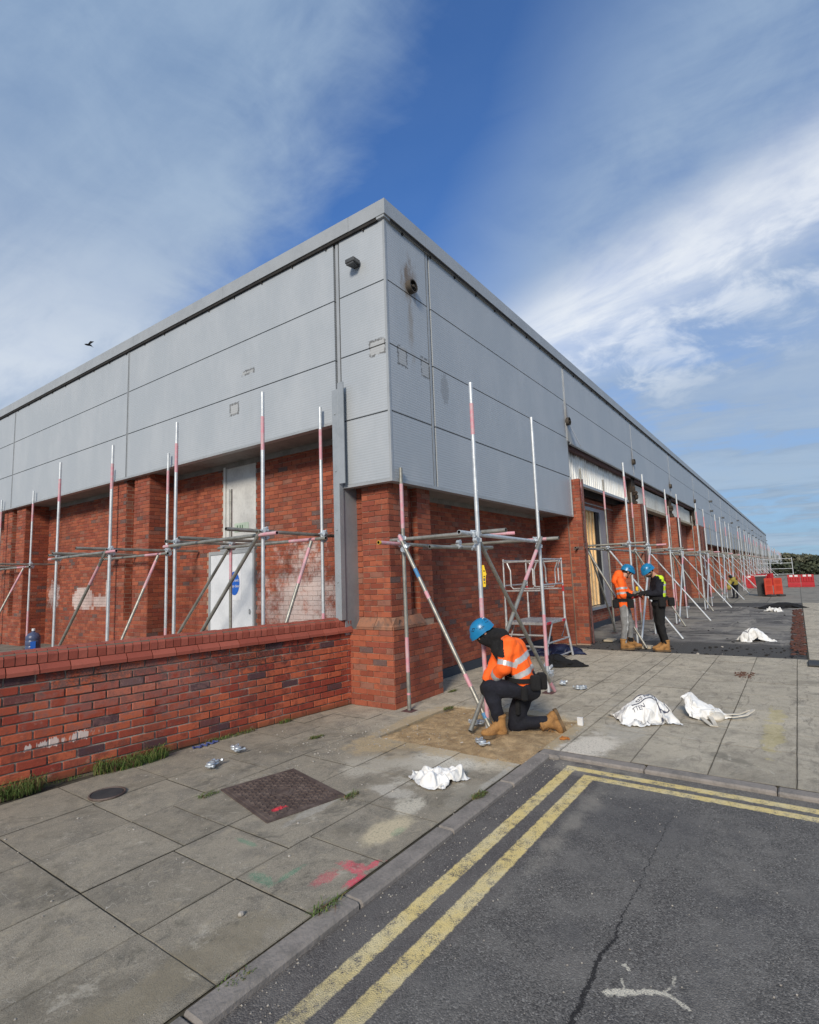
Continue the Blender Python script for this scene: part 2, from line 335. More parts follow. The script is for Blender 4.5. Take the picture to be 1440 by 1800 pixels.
def f_burnt(n):
    P = n.obj(); x, y, z = n.sep(P)
    s0 = n.noise(P, .5, 6, .65, .5); s1 = n.noise(P, 2.2, 7, .72, .8); s2 = n.noise(P, 30, 4, .75)
    st = n.noise(n.vm('MULTIPLY', P, (1.6, .5, 1)), 1.2, 8, .75, 1.2)
    a = n.mix(n.step(s1, .35, .65), (.26, .245, .225), (.16, .15, .14))
    a = n.mix(n.mul(n.step(st, .47, .60), .9), a, (.035, .033, .033))
    st3 = n.noise(n.vm('MULTIPLY', P, (.35, 1.7, 1)), 1.1, 7, .7, .6); a = n.mix(n.mul(n.step(st3, .52, .66), .55), a, (.40, .37, .32))
    a = n.mix(n.mul(n.step(s0, .5, .62), .6), a, (.32, .295, .25))
    ends = n.m('MAXIMUM', n.step(n.add(x, n.mul(n.sub(s1, .5), .9)), 13.5, 13.1), n.mul(n.step(x, 24.4, 25.0), n.step(x, 27.6, 27.1)))
    a = n.mix(ends, a, n.mix(s2, (.030, .029, .030), (.11, .106, .10)))
    a = n.mix(n.mul(n.step(s2, .64, .7), .6), a, (.32, .30, .28))
    return {'Base Color': a, 'Roughness': .9, 'Normal': bump(n, n.add(s1, s2), .02, .9)}
M_BURNT = mat('scorched_concrete', f_burnt)
def f_sand(n):
    P = n.obj(); s1 = n.noise(P, 6, 7, .7, .4); s2 = n.noise(P, 60, 5, .8)
    a = n.mix(n.step(s1, .35, .7), (.34, .23, .12), (.60, .43, .24))
    a = n.mix(n.mul(n.step(s2, .5, .66), .6), a, (.12, .085, .05))
    return {'Base Color': a, 'Roughness': .95, 'Normal': bump(n, n.add(s1, s2), .02, .8)}
M_SAND = mat('loose_sand', f_sand)
M_YARD = grimy('yard_concrete', (.24, .22, .18), (.13, .12, .10), .9, 0, 3, .006)
M_GROUND = grimy('far_ground', (.18, .17, .14), (.10, .10, .07), .95, 0, .3, .02)
M_KERB = grimy('kerb_concrete', (.27, .24, .215), (.17, .155, .14), .9, 0, 6, .006)
M_DUSTKERB = M_KERB

def f_clad(n):
    """ribbed silver-grey steel: very fine horizontal ribs in the bump"""
    P = n.obj(); x, y, z = n.sep(P)
    N = n.node('ShaderNodeTexCoord', out=1); nx, ny, nz_ = n.sep(N)
    rib = n.m('SINE', n.mul(z, 2 * PI / .036))
    s1 = n.noise(n.vm('MULTIPLY', P, (1, 1, .5)), 1.3, 6, .65); s2 = n.noise(P, 140, 3, .7)
    a = n.mix(n.step(s1, .38, .68), (.385, .42, .455), (.43, .462, .495))
    a = n.mix(n.mul(n.step(s2, .60, .72), .12), a, (.36, .38, .40))
    # vertical dirt runs
    dr = n.noise(n.vm('MULTIPLY', P, (1, 1, .06)), 9, 5, .6)
    a = n.mix(n.mul(n.step(dr, .60, .76), .16), a, (.34, .345, .34))
    # soot and rust round each exhaust opening
    nz = n.noise(n.vm('MULTIPLY', P, (1, 1, .35)), 9, 5, .7)
    for vx, vz in [(5.95, 5.72), (12.27, 5.13), (18.55, 5.12), (24.9, 5.04), (31.6, 5.02)]:
        a = n.mix(n.mul(n.blob(P, (vx, 4.1, vz + .08), (.26, .8, .46), nz, .55, .9), .85), a, (.17, .11, .06))
        a = n.mix(n.mul(n.blob(P, (vx, 4.1, vz - .62), (.10, .8, .60), nz, .7, 1.0), .5), a, (.26, .21, .15))
    # ghosts of old fixings: outlines of letters and boxes
    gz = n.noise(P, 30, 3, .7)
    def frame(c, ax, w_, h_, t=.022):
        dx = n.m('ABSOLUTE', n.sub((x, y)[ax], c[ax])); dz = n.m('ABSOLUTE', n.sub(z, c[2]))
        q = n.m('MAXIMUM', n.sub(dx, w_), n.sub(dz, h_))
        plane = n.m('LESS_THAN', n.m('ABSOLUTE', n.sub((y, x)[ax], c[1 - ax])), .15)
        ring = n.mul(n.step(n.add(n.m('ABSOLUTE', q), n.mul(n.sub(gz, .5), .09)), t, t * .3), n.step(n.noise(P, 11, 3, .6), .38, .52))
        return n.mul(ring, plane), n.mul(n.m('LESS_THAN', q, 0.0), plane)
    for c, ax, w_, h_ in [((5.40, 4.28, 4.70), 1, .13, .10), ((5.40, 7.34, 4.50), 1, .11, .09), ((5.40, 6.98, 5.05), 1, .15, .03), ((5.72, 4.10, 4.63), 0, .10, .13), ((6.28, 4.10, 4.63), 0, .10, .14)]:
        r_, i_ = frame(c, ax, w_, h_)
        a = n.mix(n.mul(i_, .35), a, (.42, .40, .36)); a = n.mix(n.mul(r_, .75), a, (.07, .065, .06))
    a = n.mix(n.mul(n.blob(P, (6.80, 4.1, 4.45), (.12, .3, .25), gz, .4, .15), .45), a, (.18, .18, .18))
    rr = n.add(.40, n.mul(s1, .15))
    return {'Base Color': a, 'Roughness': rr, 'Metallic': .12, 'Normal': bump(n, n.add(rib, n.mul(s1, .4)), .0018, .35), 'Specular IOR Level': .5}
M_CLAD = mat('ribbed_steel_cladding', f_clad)
M_TRIM = grimy('grey_steel_trim', (.40, .42, .435), (.34, .36, .375), .42, .25, 2, .001)
M_TRIMB = grimy('blue_grey_steel', (.34, .37, .40), (.28, .31, .335), .42, .2, 3, .001)
M_SOFFIT = grimy('soffit_panel', (.26, .25, .24), (.17, .165, .16), .7, 0, 3, .002)
M_DARK = grimy('dark_gap', (.012, .012, .014), (.03, .027, .024), .9, 0, 6, .01)
M_WHITEP = grimy('white_door_paint', (.66, .69, .73), (.56, .59, .63), .5, 0, 3, .001)
M_GREYP = grimy('grey_panel_paint', (.60, .605, .59), (.46, .46, .45), .55, 0, 2.5, .002)
M_CREAM = grimy('cream_sheet', (.74, .74, .68), (.52, .50, .44), .6, 0, 1.2, .002)
def f_corr(n):
    P = n.obj(); x, y, z = n.sep(P)
    s = n.noise(n.vm('MULTIPLY', P, (1, 1, .3)), 3, 6, .7); a = n.mix(n.step(s, .42, .7), (.88, .90, .88), (.74, .72, .66))
    top = n.step(n.add(z, n.mul(n.sub(n.noise(P, 2.5, 5, .7), .5), .35)), 4.42, 4.58)
    a = n.mix(n.mul(top, .85), a, (.10, .06, .035))
    return {'Base Color': a, 'Roughness': .5}
M_CORR = mat('white_corrugated_sheet', f_corr)
M_PLY = grimy('raw_timber_board', (.66, .44, .22), (.50, .30, .13), .75, 0, 5, .003)
M_DOORG = grimy('dark_steel_door', (.055, .068, .08), (.03, .036, .042), .5, .2, 3, .002)
M_RUST = grimy('rusty_purple_steel', (.14, .075, .075), (.09, .04, .035), .7, .2, 9, .003)
M_TIMBER = grimy('pale_timber_trim', (.48, .42, .32), (.3, .25, .18), .8, 0, 6, .003)
def f_galv(c1, c2):
    def f(n):
        P = n.obj(); s1 = n.noise(P, 7, 6, .7); s2 = n.noise(P, 60, 3, .7)
        a = n.mix(n.step(n.add(n.mul(s1, .7), n.mul(s2, .3)), .38, .62), c1, c2)
        return {'Base Color': a, 'Metallic': .55, 'Roughness': n.add(.36, n.mul(s2, .25)), 'Normal': bump(n, s2, .001, .5)}
    return f
M_GALV = mat('galvanised_steel_new', f_galv((.66, .69, .71), (.50, .53, .56)))
M_GALVD = mat('galvanised_steel_old', f_galv((.38, .375, .34), (.24, .235, .21)))
M_ALU = mat('scuffed_aluminium', f_galv((.60, .61, .62), (.40, .40, .41)))
M_PINK = grimy('pink_band_paint', (.62, .27, .33), (.55, .42, .43), .6, .1, 14, .001)
M_BLUEP = grimy('blue_band_paint', (.05, .20, .42), (.12, .27, .42), .6, .1, 14, .001)
M_YELP = grimy('yellow_cap_plastic', (.75, .50, .05), (.6, .38, .04), .5)
M_ZINC = mat('zinc_coupler_steel', f_galv((.62, .68, .74), (.38, .42, .46)))
M_ORANGE = grimy('fluorescent_orange_cloth', (1.0, .145, .012), (.90, .10, .008), .75, 0, 4, .004, .7)
M_REFL = grimy('silver_reflective_tape', (.52, .53, .53), (.40, .40, .41), .35, .2, 12, .001)
M_NAVY = grimy('navy_work_cloth', (.007, .008, .017), (.003, .004, .009), .85, 0, 5, .006)
M_BLACK = grimy('black_cloth', (.008, .008, .009), (.004, .004, .005), .9, 0, 5, .006)
M_BOOT = grimy('tan_nubuck', (.36, .185, .06), (.22, .11, .04), .85, 0, 9, .004)
M_SOLE = grimy('boot_sole_rubber', (.16, .10, .05), (.07, .05, .03), .8, 0, 9, .004)
M_HELM = grimy('blue_helmet_shell', (.010, .19, .40), (.008, .14, .32), .28, 0, 5, .0005, .5)
M_SKIN = grimy('skin', (.50, .27, .19), (.42, .20, .14), .55, 0, 14, .001, .6)
M_HAIR = grimy('dark_hair', (.035, .02, .012), (.02, .012, .008), .8, 0, 40, .004)
M_YELLOWV = grimy('fluorescent_yellow_cloth', (.60, .85, .03), (.5, .7, .02), .75, 0, 4, .003, .7)
M_JOG = grimy('grey_jersey', (.22, .225, .23), (.15, .155, .16), .85, 0, 4, .005)
M_REDG = grimy('red_glove', (.36, .02, .02), (.22, .015, .015), .75)
M_GREYG = grimy('grey_glove', (.22, .22, .20), (.12, .12, .11), .8)
def f_bag(n):
    P = n.obj(); s1 = n.noise(P, 6, 5, .6, .8); s2 = n.noise(P, 240, 2, .6)
    return {'Base Color': n.mix(n.step(s1, .4, .72), (.80, .80, .79), (.62, .61, .58)), 'Roughness': .55, 'Normal': bump(n, n.add(s1, n.mul(s2, .2)), .012, .7), 'Subsurface Weight': 0.0}
M_BAG = mat('white_woven_plastic', f_bag)
M_BAGC = grimy('cream_bag_strap', (.66, .62, .54), (.50, .45, .36), .6, 0, 8, .003)
M_INK = mat('dark_print_ink', color=(.05, .055, .09), rough=.6)
def f_iron(n):
    P = n.obj(); x, y, z = n.sep(P); s = n.noise(P, 9, 6, .7)
    s2 = n.noise(P, 90, 3, .7)
    a = n.mix(n.step(s, .4, .65), (.085, .060, .052), (.150, .112, .095))
    a = n.mix(n.mul(n.step(s2, .6, .72), .5), a, (.2, .16, .13))
    a = n.mix(n.mul(n.blob(P, (-.17, -.27, .02), (.07, .035, .2), n.noise(P, 22, 3), .35, .3), .95), a, (.62, .05, .07))
    return {'Base Color': a, 'Roughness': .7, 'Metallic': .15, 'Normal': bump(n, n.add(s, s2), .004, .7)}
M_IRON = mat('cast_iron_plate', f_iron)
M_BLKMAT = grimy('black_rubber', (.03, .032, .036), (.05, .05, .05), .7, 0, 6, .004)
M_REDB = grimy('red_barrier_plastic', (.42, .018, .024), (.30, .012, .016), .4, 0, 3, .001, .6)
M_ORB = grimy('orange_barrier_plastic', (.55, .060, .028), (.40, .04, .02), .45, 0, 3, .001, .6)
M_WHP = grimy('white_plastic', (.72, .73, .74), (.6, .6, .6), .5)
M_PAPER = grimy('white_paper_notice', (.70, .72, .76), (.6, .62, .66), .7, 0, 8, .001)
M_SIGNB = grimy('blue_sign_vinyl', (.012, .11, .50), (.012, .10, .44), .5)
M_SIGNG = grimy('pale_green_sign', (.45, .55, .45), (.38, .46, .38), .5)
M_BOTTLE = mat('blue_water_bottle', lambda n: {'Base Color': (.10, .13, .24), 'Roughness': .2, 'Transmission Weight': .25})
M_LEVEL = grimy('yellow_level_body', (.85, .58, .02), (.75, .48, .02), .45)
M_GRASS = grimy('grass_blade', (.07, .13, .022), (.12, .17, .04), .7, 0, 4, .001)
M_GRASSY = grimy('grass_yellowing', (.24, .24, .06), (.16, .13, .05), .75, 0, 4, .001)
M_STALK = grimy('dry_stalk', (.16, .07, .05), (.10, .06, .03), .8)
M_STONE = grimy('pale_grit', (.45, .42, .37), (.25, .22, .19), .9, 0, 20, .004)
def f_leaf(c1, c2):
    def f(n):
        at = n.node('ShaderNodeAttribute', out=None, attribute_name='Col'); r, g_, b_ = n.sep(at.outputs[0])
        return {'Base Color': n.mix(r, c1, c2), 'Roughness': .8}
    return f
M_LEAFD = mat('dark_foliage', f_leaf((.020, .030, .018), (.075, .090, .050)))
M_LEAFL = mat('olive_foliage', f_leaf((.06, .07, .045), (.17, .17, .11)))
M_BARK = grimy('bark', (.10, .08, .06), (.05, .04, .03), .9)
M_HILL = grimy('far_wood', (.05, .065, .04), (.09, .095, .06), .95, 0, .05, .2)
M_BRICKFAR = M_BRICKP

# ---------------------------------------------------------------- mesh helpers
class MB:
    def __init__(s): s.v = []; s.f = []; s.mi = []; s.col = []; s.cur = 0; s.c = (0, 0, 0)
    def addv(s, pts): k = len(s.v); s.v += [tuple(p) for p in pts]; return k
    def face(s, idx, m=None, c=None):
        s.f.append(tuple(idx)); s.mi.append(s.cur if m is None else m); s.col.append(s.c if c is None else c)
    def box(s, a, b, m=None, c=None, M=None, skip=''):
        x0, y0, z0 = a; x1, y1, z1 = b
        P = [(x0, y0, z0), (x1, y0, z0), (x1, y1, z0), (x0, y1, z0), (x0, y0, z1), (x1, y0, z1), (x1, y1, z1), (x0, y1, z1)]
        if M is not None: P = [M @ Vector(p) for p in P]
        k = s.addv(P)
        F = dict(b=(0, 3, 2, 1), t=(4, 5, 6, 7), s=(0, 1, 5, 4), e=(1, 2, 6, 5), n=(2, 3, 7, 6), w=(3, 0, 4, 7))
        for key, q in F.items():
            if key not in skip: s.face([k + i for i in q], m, c)
    def bbox(s, a, b, bev, m=None, c=None, M=None):
        """box with chamfered edges"""
        (x0, y0, z0), (x1, y1, z1) = a, b
        P = []
        for x, sx in ((x0, 1), (x1, -1)):
            for y, sy in ((y0, 1), (y1, -1)):
                for z, sz in ((z0, 1), (z1, -1)):
                    P += [(x, y + sy * bev, z + sz * bev), (x + sx * bev, y, z + sz * bev), (x + sx * bev, y + sy * bev, z)]
        if M is not None: P = [M @ Vector(p) for p in P]
        k = s.addv(P)
        def I(ix, iy, iz, a_): return k + ((ix * 2 + iy) * 2 + iz) * 3 + a_
        for ix in (0, 1):
            q = [I(ix, 0, 0, 0), I(ix, 1, 0, 0), I(ix, 1, 1, 0), I(ix, 0, 1, 0)]; s.face(q if ix else q[::-1], m, c)
            q = [I(0, ix, 0, 1), I(1, ix, 0, 1), I(1, ix, 1, 1), I(0, ix, 1, 1)]; s.face(q[::-1] if ix else q, m, c)
            q = [I(0, 0, ix, 2), I(1, 0, ix, 2), I(1, 1, ix, 2), I(0, 1, ix, 2)]; s.face(q if ix else q[::-1], m, c)
        for i in (0, 1):
            for j in (0, 1):
                fl = (i == j)
                q = [I(i, j, 0, 0), I(i, j, 1, 0), I(i, j, 1, 1), I(i, j, 0, 1)]; s.face(q if fl else q[::-1], m, c)
                q = [I(i, 0, j, 0), I(i, 0, j, 2), I(i, 1, j, 2), I(i, 1, j, 0)]; s.face(q if fl else q[::-1], m, c)
                q = [I(0, i, j, 1), I(1, i, j, 1), I(1, i, j, 2), I(0, i, j, 2)]; s.face(q if fl else q[::-1], m, c)
        for i in (0, 1):
            for j in (0, 1):
                for l in (0, 1):
                    q = [I(i, j, l, 0), I(i, j, l, 1), I(i, j, l, 2)]; s.face(q if (i + j + l) % 2 else q[::-1], m, c)
    def prism(s, poly, z0, z1, m=None, c=None, M=None):
        n = len(poly); P = [(x, y, z0) for x, y in poly] + [(x, y, z1) for x, y in poly]
        if M is not None: P = [M @ Vector(p) for p in P]
        k = s.addv(P)
        s.face([k + i for i in range(n)][::-1], m, c); s.face([k + n + i for i in range(n)], m, c)
        for i in range(n): j = (i + 1) % n; s.face((k + i, k + j, k + n + j, k + n + i), m, c)
    def ring(s, c, ax, r, seg, ry=None, up=None):
        ax = Vector(ax).normalized(); u = up or (Vector((0, 0, 1)) if abs(ax.z) < .9 else Vector((1, 0, 0)))
        e1 = ax.cross(Vector(u)).normalized(); e2 = ax.cross(e1).normalized()
        return [Vector(c) + e1 * (r * math.cos(2 * PI * i / seg)) + e2 * ((ry or r) * math.sin(2 * PI * i / seg)) for i in range(seg)]
    def tube(s, pts, rads, seg=10, m=None, caps=True, mlist=None, c=None, up=None):
        """tube through pts; radii one number or list"""
        pts = [Vector(p) for p in pts]; n = len(pts)
        if not hasattr(rads, '__len__'): rads = [rads] * n
        ks = []
        for i, p in enumerate(pts):
            d = (pts[min(i + 1, n - 1)] - pts[max(i - 1, 0)])
            ks.append(s.addv(s.ring(p, d, rads[i], seg, up=up)))
        for i in range(n - 1):
            mm = mlist[i] if mlist else m
            for j in range(seg):
                q = (j + 1) % seg; s.face((ks[i] + j, ks[i + 1] + j, ks[i + 1] + q, ks[i] + q), mm, c)
        if caps:
            s.face([ks[0] + j for j in range(seg)], m if not mlist else mlist[0], c); s.face([ks[-1] + j for j in range(seg)][::-1], m if not mlist else mlist[-1], c)
    def hollow(s, a, b, r, seg, mlist, cuts, dark):
        """scaffold tube from a to b, paint bands by cuts, dark open ends"""
        a = Vector(a); b = Vector(b); d = (b - a); L = d.length
        ts = [0] + cuts + [1]
        pts = [a + d * t for t in ts]
        s.tube(pts, r, seg, mlist=mlist, caps=False)
        for e, dd in ((a, d / L), (b, -d / L)):
            ax = dd
            k0 = s.addv(s.ring(e, d, r, seg)); k1 = s.addv(s.ring(e, d, r * .82, seg)); k2 = s.addv(s.ring(e + ax * .03, d, r * .82, seg))
            for j in range(seg):
                q = (j + 1) % seg
                s.face((k0 + j, k0 + q, k1 + q, k1 + j), mlist[0 if e is a else -1]); s.face((k1 + j, k1 + q, k2 + q, k2 + j), dark)
            s.face([k2 + j for j in range(seg)], dark)
    def sphere(s, c, r, seg=16, rings=10, M=None, m=None, col=None):
        if not hasattr(r, '__len__'): r = (r, r, r)
        c = Vector(c); M = M or Matrix.Identity(3)
        P = [c + M @ Vector((0, 0, -r[2]))]
        for i in range(1, rings):
            t = -PI / 2 + PI * i / rings
            for j in range(seg):
                a = 2 * PI * j / seg; P.append(c + M @ Vector((r[0] * math.cos(t) * math.cos(a), r[1] * math.cos(t) * math.sin(a), r[2] * math.sin(t))))
        P.append(c + M @ Vector((0, 0, r[2]))); k = s.addv(P)
        for j in range(seg): s.face((k, k + 1 + (j + 1) % seg, k + 1 + j), m, col)
        for i in range(rings - 2):
            for j in range(seg):
                a0 = k + 1 + i * seg; q = (j + 1) % seg; s.face((a0 + j, a0 + q, a0 + seg + q, a0 + seg + j), m, col)
        e = k + len(P) - 1; a0 = e - seg
        for j in range(seg): s.face((e, a0 + j, a0 + (j + 1) % seg), m, col)
    def capsule(s, a, b, ra, rb=None, seg=14):
        rb = ra if rb is None else rb
        s.sphere(a, ra, seg, 8); s.sphere(b, rb, seg, 8); s.tube([a, b], [ra, rb], seg)
    def build(s, name, mats, parent=None, smooth=False, loc=None, rotz=None):
        me = bpy.data.meshes.new(name)
        o0 = Vector(loc) if loc is not None else Vector((0, 0, 0))
        me.from_pydata([tuple(Vector(p) - o0) for p in s.v] if loc is not None else s.v, [], s.f)
        for m_ in (mats if isinstance(mats, (list, tuple)) else [mats]): me.materials.append(m_)
        me.polygons.foreach_set('material_index', s.mi)
        if any(c_ != (0, 0, 0) for c_ in s.col):
            at = me.color_attributes.new('Col', 'FLOAT_COLOR', 'CORNER'); buf = []
            for p, c_ in zip(me.polygons, s.col): buf += [c_[0], c_[1], c_[2], 1.0] * p.loop_total
            at.data.foreach_set('color', buf)
        if smooth:
            me.polygons.foreach_set('use_smooth', [True] * len(me.polygons))
            try: me.set_sharp_from_angle(angle=math.radians(42))
            except Exception: pass
        me.update()
        o = bpy.data.objects.new(name, me); COL.objects.link(o)
        if loc is not None: o.location = loc
        if rotz: o.rotation_euler.z = rotz
        if parent is not None:
            o.parent = parent
            if parent.type == 'EMPTY' and loc is None and PCOMP: o.location = -parent.location if not parent.rotation_euler.z else (0, 0, 0)
        return o
PCOMP = True      # parts written in world metres under an Empty at the thing's base
def tag(o, label=None, cat=None, group=None, kind=None):
    if label: o['label'] = label
    if cat: o['category'] = cat
    if group: o['group'] = group
    if kind: o['kind'] = kind
    return o
def thing(name, loc, label, cat, group=None, rz=0):
    o = bpy.data.objects.new(name, None); o.empty_display_size = .2; COL.objects.link(o); o.location = loc; o.rotation_euler.z = rz
    return tag(o, label, cat, group)
def struct(o, label=None): return tag(o, label, kind='structure')
def copy_tree(o, parent=None):
    c = o.copy(); COL.objects.link(c)
    if parent is not None: c.parent = parent
    for ch in list(o.children): copy_tree(ch, c)
    return c
def sub(name, mb, m, parent, smooth=False):
    """a sub-part: parent is a mesh whose own offset has to be undone"""
    o = mb.build(name, m, None, smooth)
    o.parent = parent
    off = Vector((0, 0, 0)); p = parent
    while p is not None: off += p.location; p = p.parent
    o.location = -off
    return o
def rb(lo=0, hi=1): return random.uniform(lo, hi)

def lay_bricks(mb, org, ud, nd, width, z0, z1, proud=.005, soldier=False, bl=.225, ch=.075, keep=None, jit=.002, bev=.003):
    """real bricks on a face: org corner, ud along the wall, nd outward; mortar sheet behind"""
    ud = Vector(ud).normalized(); nd = Vector(nd).normalized()
    M = Matrix((( ud.x, nd.x, 0, org[0]), (ud.y, nd.y, 0, org[1]), (0, 0, 1, org[2]), (0, 0, 0, 1)))
    if ud.cross(nd).z < 0: fix = True
    rows = int(round((z1 - z0) / ch)); chh = (z1 - z0) / rows
    for r in range(rows):
        x = -(.5 * bl if r % 2 else 0.0)
        while x < width - .01:
            a = max(x, 0) + .0036; b = min(x + bl, width) - .0036; x += bl
            if b - a < .02: continue
            za = z0 + r * chh + .0036; zb = z0 + (r + 1) * chh - .0036
            if keep and not keep((a + b) / 2, (za + zb) / 2): continue
            j = rb(-jit, jit); dz = rb(-.0015, .0015)
            mb.bbox((a + rb(-.0015, .0015), -.02, za + dz), (b + rb(-.0015, .0015), proud + j, zb + dz), bev, c=(random.random(), 0, 0), M=M)
def flip_fix(o):
    me = o.data
    import bmesh
    bm = bmesh.new(); bm.from_mesh(me); bmesh.ops.recalc_face_normals(bm, faces=bm.faces); bm.to_mesh(me); bm.free()
MORT = (0, 1, 0)

# ---------------------------------------------------------------- plastic sheets let fall over their contents
def settle_sheet(lumps, w, h, nx, ny, z0, frames, seed, shrink):
    """cloth grid dropped on a heap of lumps; returns the settled mesh"""
    tmp = []
    for p, r in lumps:
        s_ = MB(); s_.sphere((0, 0, 0), r, 16, 10); o = s_.build('lump', M_DARK); o.location = p; tmp.append((o, .004))
    s_ = MB(); s_.box((-2, -2, -.2), (2, 2, 0)); tmp.append((s_.build('lump', M_DARK), .003))
    for o, th in tmp:
        o.modifiers.new('c', 'COLLISION'); o.collision.thickness_outer = th; o.collision.cloth_friction = 20
    s_ = MB()
    for j in range(ny + 1):
        for i in range(nx + 1):
            x = (i / nx - .5) * w; y = (j / ny - .5) * h
            s_.v.append((x * shrink + noise.noise(Vector((x * 5 + seed, y * 5, seed))) * .06, y * shrink + noise.noise(Vector((x * 5, y * 5 + seed, seed + 4))) * .06, z0 + .10 * noise.noise(Vector((x * 9, y * 9, seed + 9)))))
    for j in range(ny):
        for i in range(nx): a = j * (nx + 1) + i; s_.face((a, a + 1, a + nx + 2, a + nx + 1))
    o = s_.build('sheet', M_BAG); m = o.modifiers.new('cl', 'CLOTH'); q = m.settings
    q.quality = 6; q.mass = .15; q.tension_stiffness = 25; q.compression_stiffness = 25; q.shear_stiffness = 8; q.bending_stiffness = .02; q.air_damping = 1.5
    c = m.collision_settings; c.use_self_collision = True; c.self_distance_min = .004; c.distance_min = .004; c.collision_quality = 3
    m.point_cache.frame_end = frames
    for f in range(1, frames + 1): SC.frame_set(f)
    out = bpy.data.meshes.new_from_object(o.evaluated_get(bpy.context.evaluated_depsgraph_get()))
    for t in [t[0] for t in tmp] + [o]: bpy.data.objects.remove(t)
    SC.frame_set(1)
    return out
SHEETS = [
    settle_sheet([((-.22, 0, .04), (.10, .10, .05)), ((-.10, .02, .08), (.13, .13, .09)), ((.03, .03, .12), (.12, .13, .115)), ((.07, .05, .17), (.07, .08, .07)), ((.14, .02, .09), (.10, .12, .09)), ((.21, -.02, .05), (.07, .08, .05))], .84, .64, 50, 40, .30, 34, 3.1, .93),
    settle_sheet([((-.16, .06, .06), (.07, .10, .06)), ((-.13, .07, .13), (.055, .07, .08)), ((-.11, .08, .18), (.03, .04, .04)), ((-.03, .04, .07), (.10, .10, .07)), ((.07, .02, .04), (.10, .09, .035))], .62, .48, 46, 36, .28, 34, 6.1, .9),
    settle_sheet([((.03, .08, .03), (.04, .035, .03)), ((.09, .04, .02), (.05, .05, .022)), ((-.09, .03, .015), (.05, .04, .018)), ((.02, -.05, .01), (.07, .05, .012))], .54, .46, 50, 42, .13, 32, 8.1, .86)]

